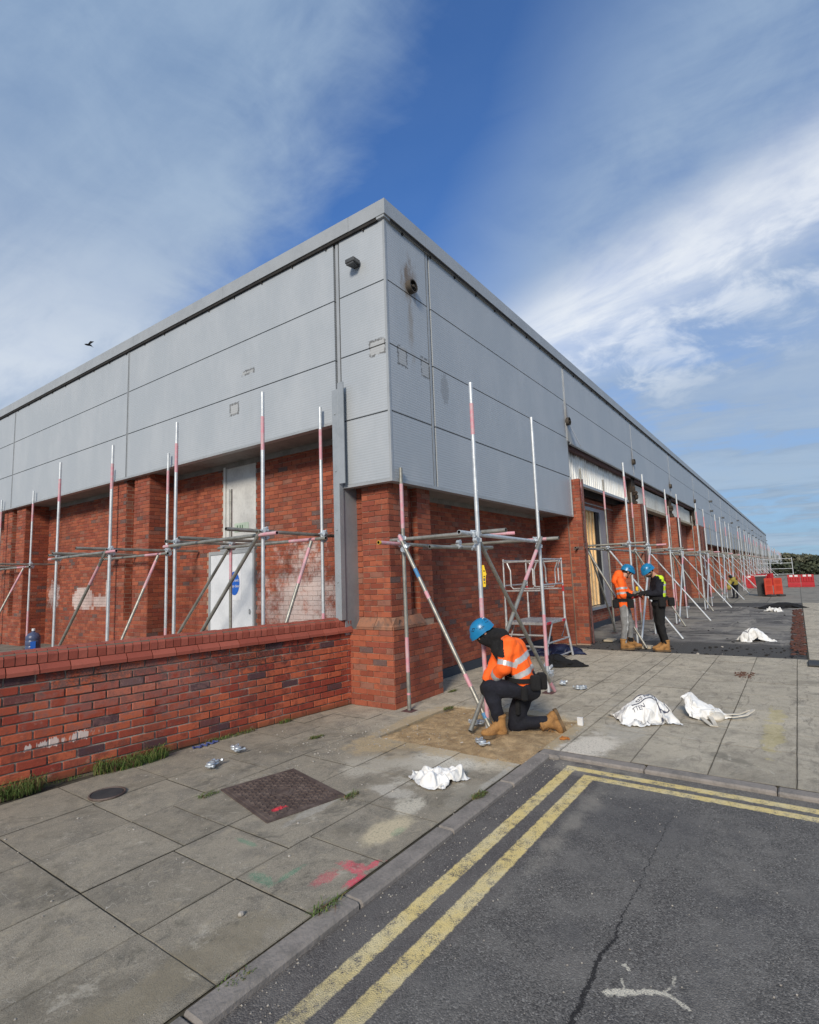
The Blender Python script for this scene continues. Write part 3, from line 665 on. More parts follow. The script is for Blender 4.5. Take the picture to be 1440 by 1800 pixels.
# ================================================================= ground
def ground():
    mb = MB(); mb.box((-150, -400, -.6), (900, 400, -.10)); struct(mb.build('ground', M_GROUND), 'flat dull ground reaching out to the far trees')
    # road
    mb = MB(); mb.box((-30, -60, -.3), (4.86, 1.985, -.03)); struct(mb.build('road', M_ROAD), 'dark asphalt road with worn double yellow lines')
    # joints bed
    mb = MB()
    mb.box((-12, 2.10, -.3), (4.51, 5.30, -.010)); mb.box((4.51, 3.735, -.3), (6.05, 5.3, -.010)); mb.box((6.05, 2.10, -.3), (11.55, 4.8, -.010)); mb.box((5.0, -14, -.3), (11.55, 2.105, -.0102)); mb.box((4.51, 2.105, -.3), (6.05, 3.735, -.12))
    mb.box((11.55, -14, -.3), (27.2, .02, -.0125))
    bed = struct(mb.build('paving_bed', M_JOINT), 'dark dirt bed seen in the joints of the paving')
    # flags
    mb = MB()
    def in_soil(x, y): return 4.52 < x < 6.04 and 2.12 < y < 3.72
    def slab(x0, x1, y0, y1):
        if x1 - x0 < .05 or y1 - y0 < .05: return
        dz = rb(-.002, .002); t = [rb(-.002, .002) for _ in range(4)]
        g_ = .0022; r = random.random()
        n_ = 10; P = []
        nx = 12; ny = 9
        xs = [x0 + g_ + (x1 - x0 - 2 * g_) * i / nx for i in range(nx + 1)]; ys = [y0 + g_ + (y1 - y0 - 2 * g_) * i / ny for i in range(ny + 1)]
        xs[1] = xs[0] + .006; xs[-2] = xs[-1] - .006; ys[1] = ys[0] + .006; ys[-2] = ys[-1] - .006
        k = len(mb.v)
        for j, y in enumerate(ys):
            for i, x in enumerate(xs):
                e = (i in (0, nx)) or (j in (0, ny))
                wob = 0.0035 * noise.noise(Vector((x * 9, y * 9, 0)))
                nnn = noise.noise(Vector((x * 2.0, y * 2.0, 5))) * .002
                ex = wob if e else 0
                z = dz + nnn - (.003 if e else 0)
                mb.v.append((x + (ex if i in (0, nx) else 0), y + (ex if j in (0, ny) else 0), z))
        for j in range(ny):
            for i in range(nx):
                a = k + j * (nx + 1) + i
                edge = .75 if (i in (0, nx - 1) or j in (0, ny - 1)) else 0
                if edge: edge *= .4 + .6 * abs(noise.noise(Vector((xs[i] * 3, ys[j] * 3, 2)))) * 2
                mb.face((a, a + 1, a + nx + 2, a + nx + 1), c=(r, min(edge, .5), .01))
        rim = [k + i for i in range(nx + 1)] + [k + j * (nx + 1) + nx for j in range(1, ny + 1)] + [k + ny * (nx + 1) + i for i in range(nx - 1, -1, -1)] + [k + j * (nx + 1) for j in range(ny - 1, 0, -1)]
        if 4.0 < x0 < 7.0 and 1.9 < y0 < 4.0:
            lo_ = mb.addv([(mb.v[q][0], mb.v[q][1], -.06) for q in rim]); nr_ = len(rim)
            for q in range(nr_): mb.face((rim[q], rim[(q + 1) % nr_], lo_ + (q + 1) % nr_, lo_ + q), c=(r, .3, .01))
    def row(y0, y1, xs):
        for a, b in zip(xs, xs[1:]):
            cx, cy = (a + b) / 2, (y0 + y1) / 2
            if in_soil(cx, cy): continue
            if cy > 4.27 and 5.50 < cx < 6.7: continue
            slab(a, b, y0, y1)
    left = [(2.12, 2.73), (2.73, 3.34), (3.34, 3.99), (3.99, 4.56), (4.56, 5.20)]
    for i, (y0, y1) in enumerate(left):
        xs = [-6.6, -5.7, -4.8, -3.9, -3.0, -2.1, -1.2, -.3, .58, 1.48]
        xs += [[2.03, 2.6, 3.19, 4.0, 4.5], [2.02, 2.42, 3.2, 3.75, 4.52], [2.09, 2.4, 3.2, 3.72, 4.52], [2.09, 2.68, 3.3, 3.9, 4.52], [2.1, 2.7, 3.42, 4.0, 4.52]][i]
        if i == 4: xs = [x + .0 for x in xs]
        row(y0, y1, xs)
    for y0, y1 in ((2.12, 2.53), (2.53, 3.13), (3.13, 3.72), (3.72, 4.27), (4.27, 4.82)):
        xs = [4.52, 5.27, 6.04, 6.72, 7.4, 8.26, 9.1, 9.98, 10.8, 11.52] if y0 < 4.2 else [4.52, 5.0, 5.50, 6.6, 7.4, 8.26, 9.1, 9.98, 10.8, 11.52]; row(y0, y1, xs)
    row(4.82, 5.12, [4.52, 5.0, 5.52])
    ys = [.165 - .6 * i for i in range(20, 0, -1)] + [.165, .745, 1.33, 1.95, 2.12]
    for i, (y0, y1) in enumerate(zip(ys, ys[1:])):
        xs = [4.995, 5.90, 6.48, 7.4, 8.26, 9.1, 9.98, 10.8, 11.52]
        if i % 2: xs = [4.995, 5.89, 6.5, 7.38, 8.27, 9.12, 9.96, 10.82, 11.52]
        row(y0, y1, xs)
    for i in range(8):
        for j in range(18): slab(11.56 + j * .87, 11.56 + (j + 1) * .87, .0 - (i + 1) * .6 , .0 - i * .6)
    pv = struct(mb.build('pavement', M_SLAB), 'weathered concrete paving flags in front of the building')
    flip_fix(pv)
    # long pavement far away
    mb = MB(); mb.box((27.2, -14, -.3), (140, 4.8, -.004))
    def f_far(n):
        P = n.obj(); x, y, z = n.sep(P); s = n.noise(P, 1.5, 6, .7); s0 = n.noise(n.vm('MULTIPLY', P, (.3, 1, 1)), 1.2, 6, .7)
        fx = n.m('FRACT', n.m('DIVIDE', x, 1.8)); fy = n.m('FRACT', n.m('DIVIDE', y, 1.2))
        j = n.m('MAXIMUM', n.m('LESS_THAN', fx, .03), n.m('LESS_THAN', fy, .03))
        a = n.mix(n.step(s, .4, .65), (.27, .25, .21), (.19, .175, .15)); a = n.mix(n.mul(n.step(s0, .5, .64), .5), a, (.12, .115, .10))
        return {'Base Color': n.mix(n.mul(j, .7), a, (.07, .07, .06)), 'Roughness': .9}
    struct(mb.build('far_pavement', mat('far_flags', f_far)), 'pale far paving running along the building')
    # kerbs: one long strip of kerb stones each way
    mb = MB(); x = -6.0
    while x < 4.80:
        L = .915; b = min(x + L, 4.86)
        mb.bbox((x + .003, 1.985 + rb(-.003, .003), -.2), (b - .003, 2.112, .002 + rb(-.003, .003)), .012); x += L
    y = 2.112
    while y > -12:
        b = y - .915
        mb.bbox((4.862, b + .003, -.2), (4.992, y - .003 - (.0 if y < 2.1 else .13), .001 + rb(-.003, .003)), .012); y = b
    mb.bbox((4.82, 1.90, -.2), (4.992, 2.11, .0045), .02)
    struct(mb.build('kerb', M_KERB), 'worn concrete kerb stones along the road')
    # soil patch: uneven sand where flags were lifted
    mb = MB(); nx, ny = 60, 60
    for j in range(ny + 1):
        for i in range(nx + 1):
            x = 4.50 + 1.56 * i / nx; y = 2.10 + 1.64 * j / ny
            d = min((x - 4.5), (6.06 - x), (y - 2.1), (3.74 - y))
            z = -.022 + .022 * noise.noise(Vector((x * 4, y * 4, 0))) + .010 * noise.noise(Vector((x * 14, y * 14, 3)))
            z -= .012 * (1 - min(1, d / .08)); z += .012 if y < 2.6 else 0
            z += .03 * math.exp(-((x - 5.0) ** 2 + (y - 2.35) ** 2) / .12) + .012 * max(0, noise.noise(Vector((x * 22, y * 22, 8)))) 
            mb.v.append((x, y, z))
    for j in range(ny):
        for i in range(nx):
            a = j * (nx + 1) + i; mb.face((a, a + 1, a + nx + 2, a + nx + 1))
    struct(mb.build('sand_patch', M_SAND, smooth=True), 'bare sand where paving flags were lifted by the kneeling man')
    # burnt slab
    mb = MB(); nx, ny = 150, 40
    for j in range(ny + 1):
        for i in range(nx + 1):
            x = 11.52 + 15.7 * i / nx; y = .02 + 5.3 * j / ny
            z = .000 + .014 * noise.noise(Vector((x * 1.5, y * 1.5, 0))) + .012 * noise.noise(Vector((x * 6, y * 6, 3)))
            if x < 13.2: z -= .03 * min(1, (13.2 - x) / .4)
            mb.v.append((x, y, z))
    for j in range(ny):
        for i in range(nx):
            a = j * (nx + 1) + i; mb.face((a, a + 1, a + nx + 2, a + nx + 1))
    struct(mb.build('scorched_slab', M_BURNT, smooth=True), 'sooty concrete and dark rubble ground left by the fire')
    # strip of broken red bricks at the edge of the burnt slab
    mb = MB()
    for i in range(430):
        x = rb(11.9, 23.2) ; y = rb(.04, .26); s = rb(.015, .05); M = Matrix.Translation((x, y, .01 + s * .2)) @ Matrix.Rotation(rb(0, 6), 4, 'Z') @ Matrix.Rotation(rb(-.4, .4), 4, 'X')
        mb.bbox((-s, -s * .6, -s * .3), (s, s * .6, s * .35), s * .12, c=(random.random(), 0, .1), M=M)
    o = mb.build('brick_rubble', grimy('burnt_brick_rubble', (.13, .045, .03), (.05, .035, .03), .9, 0, 7, .01)); tag(o, 'strip of broken red brick rubble edging the scorched slab', 'rubble', kind='stuff')
    # debris on the burnt slab and loose grit
    mb = MB()
    for i in range(320):
        x = rb(11.5, 13.1) if i % 2 else rb(11.5, 27); y = rb(.1, 4.0); s = .006 + .03 * random.random() ** 2.5
        mb.sphere((x, y, .0 if x > 13 else -.02), (s * rb(.6, 1.6), s * rb(.6, 1.4), s * .7), 6, 4, Matrix.Rotation(rb(0, 3), 3, 'Z'), m=(0 if random.random() < .96 else 1))
    o = mb.build('burnt_debris', [M_DARK, M_STONE]); tag(o, 'black cinders and pale chips scattered on the scorched ground', 'debris', kind='stuff')
    mb = MB()
    for i in range(1100):
        u = random.random()
        if u < .35: x, y = rb(4.4, 6.2), rb(2.0, 3.8)
        elif u < .55: x, y = rb(3.7, 4.9), rb(3.4, 4.4)
        elif u < .8: x, y = rb(.6, 4.8), rb(2.1, 4.9)
        else: x, y = rb(5, 11.5), rb(-.2, 3.9)
        s = rb(.0015, .005) if random.random() < .9 else rb(.006, .011)
        mb.sphere((x, y, .002), (s * rb(.7, 1.5), s, s * .7), 6, 4, Matrix.Rotation(rb(0, 3), 3, 'Z'))
    tag(mb.build('loose_grit', M_STONE), 'pale stone chips scattered over the paving flags', 'grit', kind='stuff')
    mb = MB()
    for i in range(420):
        x, y = rb(.6, 4.8), rb(1.8, 1.985) if random.random() < .45 else rb(-.6, 1.98)
        s = rb(.0015, .0055)
        mb.sphere((x, y, -.028), (s * rb(.7, 1.5), s, s * .7), 5, 4)
    tag(mb.build('road_grit', M_STONE), 'small pale grit lying on the asphalt by the kerb', 'grit', kind='stuff')
    # raised yard behind the low wall
    mb = MB(); mb.prism([(-4, 6.1), (5.5, 5.02), (6.2, 5.02), (6.2, 120), (-30, 120), (-30, 9.4)], -.3, .24)
    struct(mb.build('yard', M_YARD), 'raised concrete yard behind the low brick wall')
ground()

# ================================================================= building
XC, YC = 5.40, 4.10          # cladding planes (left face / right face)
ZB, ZBL, ZT, ZR = 2.90, 3.826, 6.50, 6.73
XR, YR = 6.06, 4.78          # recessed brick planes
YL = [4.98, 10.84, 16.88, 23.2, 29.5, 35.8, 42.1]
JX = [6.43, 12.23, 18.62, 25.1, 31.7] + [31.7 + 6.35 * i for i in range(1, 14)]
XEND = JX[-1]
PZ = [2.90, 3.80, 4.72, 5.61, 6.50]
B = thing('warehouse_building', (XC, YC, 0), 'long low brick warehouse with grey ribbed steel cladding and fire-stripped bays', 'building')
def building():
    # cladding bays
    def panels(mb, horiz, a, b, zs, plane, g=.0095):
        for z0, z1 in zip(zs, zs[1:]):
            if horiz == 'x': mb.box((a + .016, plane, z0 + g), (b - .016, plane + .05, z1 - g))
            else: mb.box((plane, a + .016, z0 + g), (plane + .05, b - .016, z1 - g))
    # corner return: two faces one mesh
    mb = MB()
    for z0, z1 in zip(PZ, PZ[1:]):
        mb.box((XC, YC, z0 + .0095), (XC + .05, YL[0] - .05, z1 - .0095)); mb.box((XC + .05, YC, z0 + .0095), (JX[0] - .05, YC + .05, z1 - .0095))
    mb.build('cladding_panel', M_CLAD, B)
    for i, (a, b) in enumerate(zip(JX, JX[1:])):
        zs = PZ
        if 1 <= i <= 3: zs = [4.66, 5.58, 6.50]
        mb = MB(); lo = a + (.03 if i == 0 else 0)
        if i == 0: lo = a + .05
        panels(mb, 'x', lo, b, zs, YC); mb.build('cladding_panel', M_CLAD, B)
    for i, (a, b) in enumerate(zip(YL, YL[1:])):
        mb = MB(); panels(mb, 'y', a + (.05 if i == 0 else 0), b, [ZBL, 4.72, 5.61, 6.50], XC); mb.build('cladding_panel', M_CLAD, B)
    # dark backing behind the joints
    mb = MB()
    mb.box((XC + .06, YC + .06, 4.8), (XEND, YC + .25, 6.5)); mb.box((XC + .06, YC + .06, 2.93), (JX[1] - .02, YC + .25, 4.8)); mb.box((JX[4], YC + .06, 2.93), (XEND, YC + .25, 4.8))
    mb.box((XC + .06, YC + .25, ZBL + .03), (XC + .25, YL[-1], 6.5)); mb.box((XC + .06, YC + .25, 2.93), (XC + .25, YL[0], ZBL + .03))
    mb.build('backing_frame', M_DARK, B)
    # edge trims, vertical joint trims
    mb = MB()
    mb.box((XC - .006, YC - .006, 2.885), (XC + .03, YC + .03, 6.50))
    for x in [JX[0]] + JX[1:]:
        z0 = 4.66 if x in JX[2:4] else (PZ[0])
        if x == JX[1]: z0 = 4.66
        for dx in () if x == JX[0] else ((-.045, .028) if x in JX[:2] else (-.018,)):
            w = .017 if x in JX[:2] else .036
            mb.box((x + dx, YC - .008, z0), (x + dx + w, YC + .05, 6.495))
    for y in YL:
        for dy in () if y == YL[0] else (-.028, .012):
            z0 = 2.90 if y == YL[0] else ZBL
            mb.box((XC - .008, y + dy, ZBL), (XC + .05, y + dy + .016, 6.495))
    # bottom drip edges
    mb.box((XC - .012, YC - .012, 2.865), (JX[1] - .01, YC + .10, 2.905)); mb.box((XC - .012, YC + .10, 2.865), (XC + .10, YL[0] - .05, 2.905))
    mb.box((XC - .012, YL[0] + .05, ZBL - .03), (XC + .10, YL[-1], ZBL + .003)); mb.box((JX[4], YC - .012, 2.865), (XEND, YC + .10, 2.905))
    mb.box((JX[1] + .2, YC - .01, 4.63), (JX[4], YC + .06, 4.665))
    # pale end flange where the lower panels stop
    mb.box((JX[1] - .016, YC - .02, 2.87), (JX[1] + .02, YC + .35, 3.80)); mb.box((JX[1] - .012, YC, 3.80), (JX[1] + .012, YC + .22, 4.70))
    mb.box((XC + .004, YL[0] - .026, ZBL), (XC + .05, YL[0] + .026, 6.49)); mb.box((JX[0] - .026, YC + .004, 2.9), (JX[0] + .026, YC + .05, 6.49))
    mb.build('joint_trim', M_TRIM, B)
    # coping / parapet flashing with lapped joints
    mb = MB()
    x = XC
    cuts = [XC - .05, 6.35, 9.2, 12.4, 15.5, 18.6, 21.8, 25, 31.4, 37.8, 44, 57, 76, 95, XEND + .05]
    for a, b in zip(cuts, cuts[1:]):
        mb.box((a + .002, YC - .05, ZT + .015), (b - .002, YC + .6, ZR)); mb.box((a + .01, YC - .03, ZT - .02), (b - .01, YC + .1, ZT + .015))
    cy = [YC + .6, 7.6, 10.6, 13.7, 16.9, 22, 30, YL[-1]]
    for a, b in zip(cy, cy[1:]): mb.box((XC - .05, a + .002, ZT + .015), (XC + .6, b - .002, ZR))
    mb.build('parapet_coping', M_TRIM, B)
    mb = MB()  # near-black strips and tabs standing in for the shadow under the coping
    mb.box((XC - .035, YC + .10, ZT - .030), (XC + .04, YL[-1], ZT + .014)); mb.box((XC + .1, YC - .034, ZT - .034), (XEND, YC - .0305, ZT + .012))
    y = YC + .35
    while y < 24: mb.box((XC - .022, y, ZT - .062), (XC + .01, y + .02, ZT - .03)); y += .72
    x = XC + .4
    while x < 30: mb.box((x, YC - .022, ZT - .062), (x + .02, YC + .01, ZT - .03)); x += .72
    mb.build('painted_shadow_strip', M_DARK, B)
    mb = MB(); mb.box((XC + .62, YC + .62, 6.0), (XEND - .1, 41.9, 6.45)); mb.build('roof', M_TRIM, B)
    # soffits
    mb = MB()
    mb.box((XC + .10, YC + .10, 2.905), (JX[1] - .05, YR + .3, 2.94)); mb.box((XC + .10, YC + .12, 2.8875), (XC + 1.15, YL[0] - .06, 2.9045))
    mb.box((XC + .10, YL[0] + .02, ZBL), (XR + .3, YL[-1], ZBL + .03))
    mb.box((JX[4], YC + .10, 2.905), (XEND, YR + .3, 2.94))
    mb.box((XR - .03, YL[0] + .1, ZBL - .09), (XR + .02, YL[-1], ZBL - .001))
    mb.box((7.0, YR - .035, 2.83), (JX[1] - .2, YR + .03, 2.904))
    mb.build('soffit', M_SOFFIT, B)
    # steel mullion post at the step of the left face
    mb = MB()
    mb.bbox((XC - .10, YL[0] - .055, 1.10), (XC - .012, YL[0] + .055, 4.25), .004); mb.box((XC - .012, YL[0] - .04, .9), (XC + .75, YL[0] + .03, 3.82))
    mb.box((XC - .10, YL[0] - .16, 2.92), (XC - .085, YL[0] - .056, 4.33))
    for z in (1.6, 2.3, 3.1, 3.9): mb.sphere((XC - .103, YL[0], z), .012, 8, 5)
    mb.build('corner_post', M_TRIMB, B)
    # ---- brick
    def piece(name, bricks, cores, m=M_BRICK):
        mb = MB()
        for a, b in cores: mb.box(a, b, c=(0, 1, 0))
        for args in bricks: lay_bricks(mb, **args)
        o = mb.build(name, m, B); flip_fix(o); return o
    # corner pier: plinth, bevel, shaft with a slot
    X0, Y0 = 5.48, 4.225; W = 1.12
    X1, Y1 = X0 + W, Y0
    piece('corner_pier', [
        dict(org=(X0, Y0, 0), ud=(1, 0, 0), nd=(0, -1, 0), width=W, z0=0, z1=.975),
        dict(org=(X0, Y0, 0), ud=(0, 1, 0), nd=(-1, 0, 0), width=1.0, z0=0, z1=.975),
        dict(org=(X0 + W, Y0, 0), ud=(0, 1, 0), nd=(1, 0, 0), width=.55, z0=0, z1=.975),
        # shafts each side of slot, right face
        dict(org=(X0 + .075, Y0 + .075, 0), ud=(1, 0, 0), nd=(0, -1, 0), width=.45, z0=1.125, z1=2.90),
        dict(org=(X0 + .075 + .525, Y0 + .19, 0), ud=(1, 0, 0), nd=(0, -1, 0), width=.14, z0=1.125, z1=2.90),
        dict(org=(X0 + .075 + .665, Y0 + .075, 0), ud=(1, 0, 0), nd=(0, -1, 0), width=.3375, z0=1.05, z1=2.90),
        dict(org=(X0 + .075, Y0 + .075, 0), ud=(0, 1, 0), nd=(-1, 0, 0), width=.45, z0=1.125, z1=2.90),
        dict(org=(X0 + .19, Y0 + .075 + .45, 0), ud=(0, 1, 0), nd=(-1, 0, 0), width=.22, z0=.9, z1=2.90),
        dict(org=(X0 + .075, Y0 + .075 + .675, 0), ud=(0, 1, 0), nd=(-1, 0, 0), width=.2, z0=.9, z1=2.90),
        dict(org=(X0 + .075 + 1.0025, Y0 + .075, 0), ud=(0, 1, 0), nd=(1, 0, 0), width=.5, z0=1.05, z1=2.90),
    ], [((X0 + .006, Y0 + .006, -.2), (X0 + W - .006, Y0 + .9, .97)), ((X0 + .08, Y0 + .08, .97), (X0 + .525, Y0 + .525, 2.90)), ((X0 + .20, Y0 + .20, .97), (X0 + .75, Y0 + .9, 2.90)), ((X0 + .745, Y0 + .08, .97), (X0 + 1.07, Y0 + .6, 2.90)),
        ((X0 + .08, Y0 + .755, .97), (X0 + .3, Y0 + .94, 2.9))])
    SLOT = []
    class _S:
        def box(s, a, b):
            q = MB(); q.box(a, b); q.build('slot_lining', M_BRICKP, B)
    mb = _S()
    mb.box((X0 + .525, Y0 + .078, 1.0), (X0 + .5285, Y0 + .30, 2.90)); mb.box((X0 + .741, Y0 + .078, 1.0), (X0 + .745, Y0 + .30, 2.90)); mb.box((X0 + .078, Y0 + .525, 1.0), (X0 + .30, Y0 + .5285, 2.90)); mb.box((X0 + .078, Y0 + .751, 1.0), (X0 + .30, Y0 + .755, 2.90)); mb.box((X0 + .53, Y0 + .186, 1.0), (X0 + .74, Y0 + .189, 2.9))
    for yc in (10.84, 16.88, 23.2): mb.box((5.506, yc - .165, .98), (5.70, yc - .161, ZBL - .01)); mb.box((5.506, yc + .161, .98), (5.70, yc + .165, ZBL - .01)); mb.box((5.672, yc - .16, .98), (5.675, yc + .16, ZBL - .01))
    # bevelled plinth course
    mb = MB()
    def bevel(o_, ud, nd, w, z0=.975, z1=1.125, d=.085):
        ud = Vector(ud); nd = Vector(nd); n_ = max(1, int(w / .225)); bw = w / n_
        for i in range(n_):
            for (za, zb, da, db) in ((z0, z0 + .03, 0, .0), (z0 + .033, z1, 0.0, d)):
                a = Vector(o_) + ud * (i * bw + .004); b = Vector(o_) + ud * ((i + 1) * bw - .004)
                pr = nd * .014
                q = [a + pr, b + pr, b + pr - nd * .15, a + pr - nd * .15]
                tp = [a + pr - nd * db, b + pr - nd * db, b - nd * .15, a - nd * .15]
                k = mb.addv([(p.x, p.y, za) for p in q] + [(p.x, p.y, zb) for p in tp]); cc = (random.random(), 0, .1)
                for f in ((0, 1, 5, 4), (1, 2, 6, 5), (3, 0, 4, 7), (4, 5, 6, 7)): mb.face([k + t for t in f], c=cc)
    bevel((X0, Y0, 0), (1, 0, 0), (0, -1, 0), .745); bevel((X0, Y0, 0), (0, 1, 0), (-1, 0, 0), .6)
    bevel((X0 + .60, Y0 + .115, 0), (1, 0, 0), (0, -1, 0), .145, 1.0, 1.2, .05)
    o = mb.build('plinth_course', mat('plinth_brick', lambda n: (lambda r: {'Base Color': n.mix(n.step(n.noise(n.obj(), 9, 5, .7), .4, .7), n.mix(r, (.26, .11, .065), (.36, .17, .10)), (.13, .09, .07)), 'Roughness': .85})(n.sep(n.node('ShaderNodeAttribute', out=0, attribute_name='Col'))[0])), B); flip_fix(o)
    # recessed wall on the right, with dark plinth band at its foot
    piece('brick_wall', [dict(org=(6.5, YR, 0), ud=(1, 0, 0), nd=(0, -1, 0), width=5.8, z0=.15, z1=2.925)], [((6.3, YR + .005, -.2), (12.3, YR + .3, 2.93))])
    mb = MB(); mb.box((6.6, YR - .022, -.1), (12.28, YR + .1, .15)); mb.build('plinth_band', mat('dark_plinth_render', color=(.035, .045, .06), rough=.7), B)
    # pier 2 (stepped side towards us), projecting up past the cladding
    piece('brick_pier', [
        dict(org=(12.28, 3.92, 0), ud=(0, 1, 0), nd=(-1, 0, 0), width=.30, z0=0, z1=3.75),
        dict(org=(12.20, 4.22, 0), ud=(0, 1, 0), nd=(-1, 0, 0), width=.60, z0=0, z1=2.925),
        dict(org=(12.28, 3.92, 0), ud=(1, 0, 0), nd=(0, -1, 0), width=.1125, z0=0, z1=3.75)],
        [((12.285, 3.925, -.2), (12.39, 4.9, 3.745)), ((12.21, 4.225, -.2), (12.5, 4.9, 2.93))])
    mb = MB(); mb.tube([(12.41, 3.885, 0), (12.41, 3.885, 2.2), (12.41, 3.885, 3.74)], .022, 8)
    for z in (.5, 1.5, 2.2, 3.0): mb.tube([(12.41, 3.885, z), (12.41, 3.885, z + .06)], .030, 8)
    mb.build('drain_pipe', M_RUST, B, True)
    # left face recessed wall (with door hole) and piers
    def keepL(u, z):
        y = 5.0 + u
        if 7.62 - .03 < y < 8.92 + .03 and z < 2.22: return False
        if 7.62 - .03 < y < 8.50 + .03: return False
        return True
    piece('brick_wall', [dict(org=(XR, 5.0, 0), ud=(0, 1, 0), nd=(-1, 0, 0), width=12.9, z0=.2, z1=ZBL - .05, keep=keepL, bev=.002)],
          [((XR + .005, 4.9, 0), (XR + .3, 7.60, ZBL)), ((XR + .005, 8.94, 0), (XR + .3, 17.9, ZBL)), ((XR + .005, 8.52, 2.22), (XR + .3, 8.94, ZBL)), ((XR + .2, 7.6, 0), (XR + .3, 8.94, ZBL))])
    for yc in (10.84, 16.88, 23.2):
        w = .34
        piece('brick_pier', [
            dict(org=(5.50, yc - .72, 0), ud=(0, 1, 0), nd=(-1, 0, 0), width=1.44, z0=.225, z1=.975),
            dict(org=(5.50, yc - .72, 0), ud=(0, 1, 0), nd=(-1, 0, 0), width=.56, z0=.975, z1=ZBL - .0),
            dict(org=(5.50, yc + .16, 0), ud=(0, 1, 0), nd=(-1, 0, 0), width=.56, z0=.975, z1=ZBL - .0),
            dict(org=(5.68, yc - .16, 0), ud=(0, 1, 0), nd=(-1, 0, 0), width=.32, z0=.975, z1=ZBL - .0),
            dict(org=(5.50, yc - .72, 0), ud=(1, 0, 0), nd=(0, -1, 0), width=.56, z0=.225, z1=ZBL - .0)],
            [((5.505, yc - .715, 0), (6.06, yc + .715, .97)), ((5.505, yc - .715, .97), (6.06, yc - .165, ZBL)), ((5.505, yc + .165, .97), (6.06, yc + .715, ZBL)), ((5.69, yc - .165, .97), (6.06, yc + .165, ZBL))])
    # door in the left wall with panel above
    d = MB(); d.box((XR - .03, 7.66, .25), (XR + .02, 8.88, 2.16)); door = d.build('door', M_WHITEP, B)
    s_ = MB(); s_.box((XR - .034, 7.98, 1.33), (XR - .031, 8.34, 1.93)); sg = sub('door_sign', s_, M_PAPER, door); sg['label'] = 'white safety notice with a blue disc'
    s_ = MB(); k = s_.addv([(XR - .038, 8.17 + .145 * math.cos(t * PI / 16), 1.63 + .21 * math.sin(t * PI / 16)) for t in range(32)]); s_.face(list(range(k, k + 32)))
    sub('sign_disc', s_, M_SIGNB, door)
    h_ = MB(); h_.tube([(XR - .05, 7.74, 1.1), (XR - .05, 7.74, 1.18)], .012, 8); h_.box((XR - .05, 7.72, 1.12), (XR - .03, 7.76, 1.16)); sub('hinge', h_, M_TRIM, door)
    f_ = MB()
    for (a, b, c_, d_) in ((7.61, 7.66, .24, 2.22), (8.88, 8.93, .24, 2.22), (7.66, 8.88, 2.16, 2.22)): f_.box((XR - .045, a, c_), (XR + .03, b, d_))
    f_.box((XR - .03, 7.62, 2.225), (XR + .02, 8.6, 2.33)); f_.build('door_frame', M_TRIM, B)
    p_ = MB(); p_.box((XR - .01, 7.61, 2.335), (XR + .02, 8.44, ZBL - .06)); p_.box((XR - .04, 8.442, 2.335), (XR + .02, 8.50, ZBL - .06)); pn = p_.build('wall_panel', M_GREYP, B)
    s_ = MB(); s_.box((XR - .016, 7.80, 2.54), (XR - .011, 8.20, 2.70)); sg = sub('exit_sign', s_, M_SIGNG, pn); sg['label'] = 'faded pale green exit sign'
    # ghosted pictogram on the exit sign
    for yy in (8.10, 8.02, 7.96):
        s_ = MB(); s_.box((XR - .019, yy, 2.58), (XR - .0165, yy + .025, 2.66)); sub('exit_mark', s_, mat('green_mark', color=(.06, .12, .07)), pn)
    # text on the door sign
    for i, (t, yc, zc, sz) in enumerate((('Fire exit', 8.17, 1.66, .075), ('Keep clear', 8.17, 1.56, .068))):
        tx = bpy.data.curves.new('sign_text', 'FONT'); tx.body = t; tx.size = sz; tx.align_x = 'CENTER'; tx.extrude = .001
        to = bpy.data.objects.new('tmp', tx); COL.objects.link(to); bpy.context.view_layer.update()
        me = bpy.data.meshes.new_from_object(to.evaluated_get(bpy.context.evaluated_depsgraph_get())); bpy.data.objects.remove(to)
        me.materials.clear(); me.materials.append(M_WHP)
        o = bpy.data.objects.new('sign_text', me); COL.objects.link(o); o.parent = door
        R_ = Matrix(((0, 0, -1, XR - .041), (-1, 0, 0, yc), (0, 1, 0, zc), (0, 0, 0, 1)))
        me.transform(R_)
    for ch in door.children:
        pass
    # vents: short black pipe stubs with a collar at each bay joint
    for vx, vz in [(5.95, 5.72), (12.27, 5.13), (18.55, 5.12), (24.9, 5.04), (31.6, 5.02)]:
        v = MB(); seg = 20
        for r0, r1, y0, y1, mi in ((.095, .095, YC - .08, YC + .02, 0), (.08, .08, YC - .08, YC + .02, 1)):
            v.tube([(vx, y0, vz), (vx, y1, vz)], r0, seg, m=mi, caps=False)
        k0 = v.addv(v.ring((vx, YC - .08, vz), (0, 1, 0), .095, seg)); k1 = v.addv(v.ring((vx, YC - .08, vz), (0, 1, 0), .08, seg)); k2 = v.addv(v.ring((vx, YC - .03, vz), (0, 1, 0), .08, seg))
        for j in range(seg): q = (j + 1) % seg; v.face((k0 + j, k0 + q, k1 + q, k1 + j), 0)
        v.face([k2 + j for j in range(seg)], 1)
        v.tube([(vx, YC - .085, vz), (vx, YC - .06, vz)], [.02, .02], 8, m=0); v.box((vx - .08, YC - .07, vz - .008), (vx + .08, YC - .06, vz + .008), 0)
        v.build('exhaust_vent', [grimy('sooty_steel', (.09, .075, .06), (.04, .035, .03), .7, .2, 9), M_DARK], B, True)
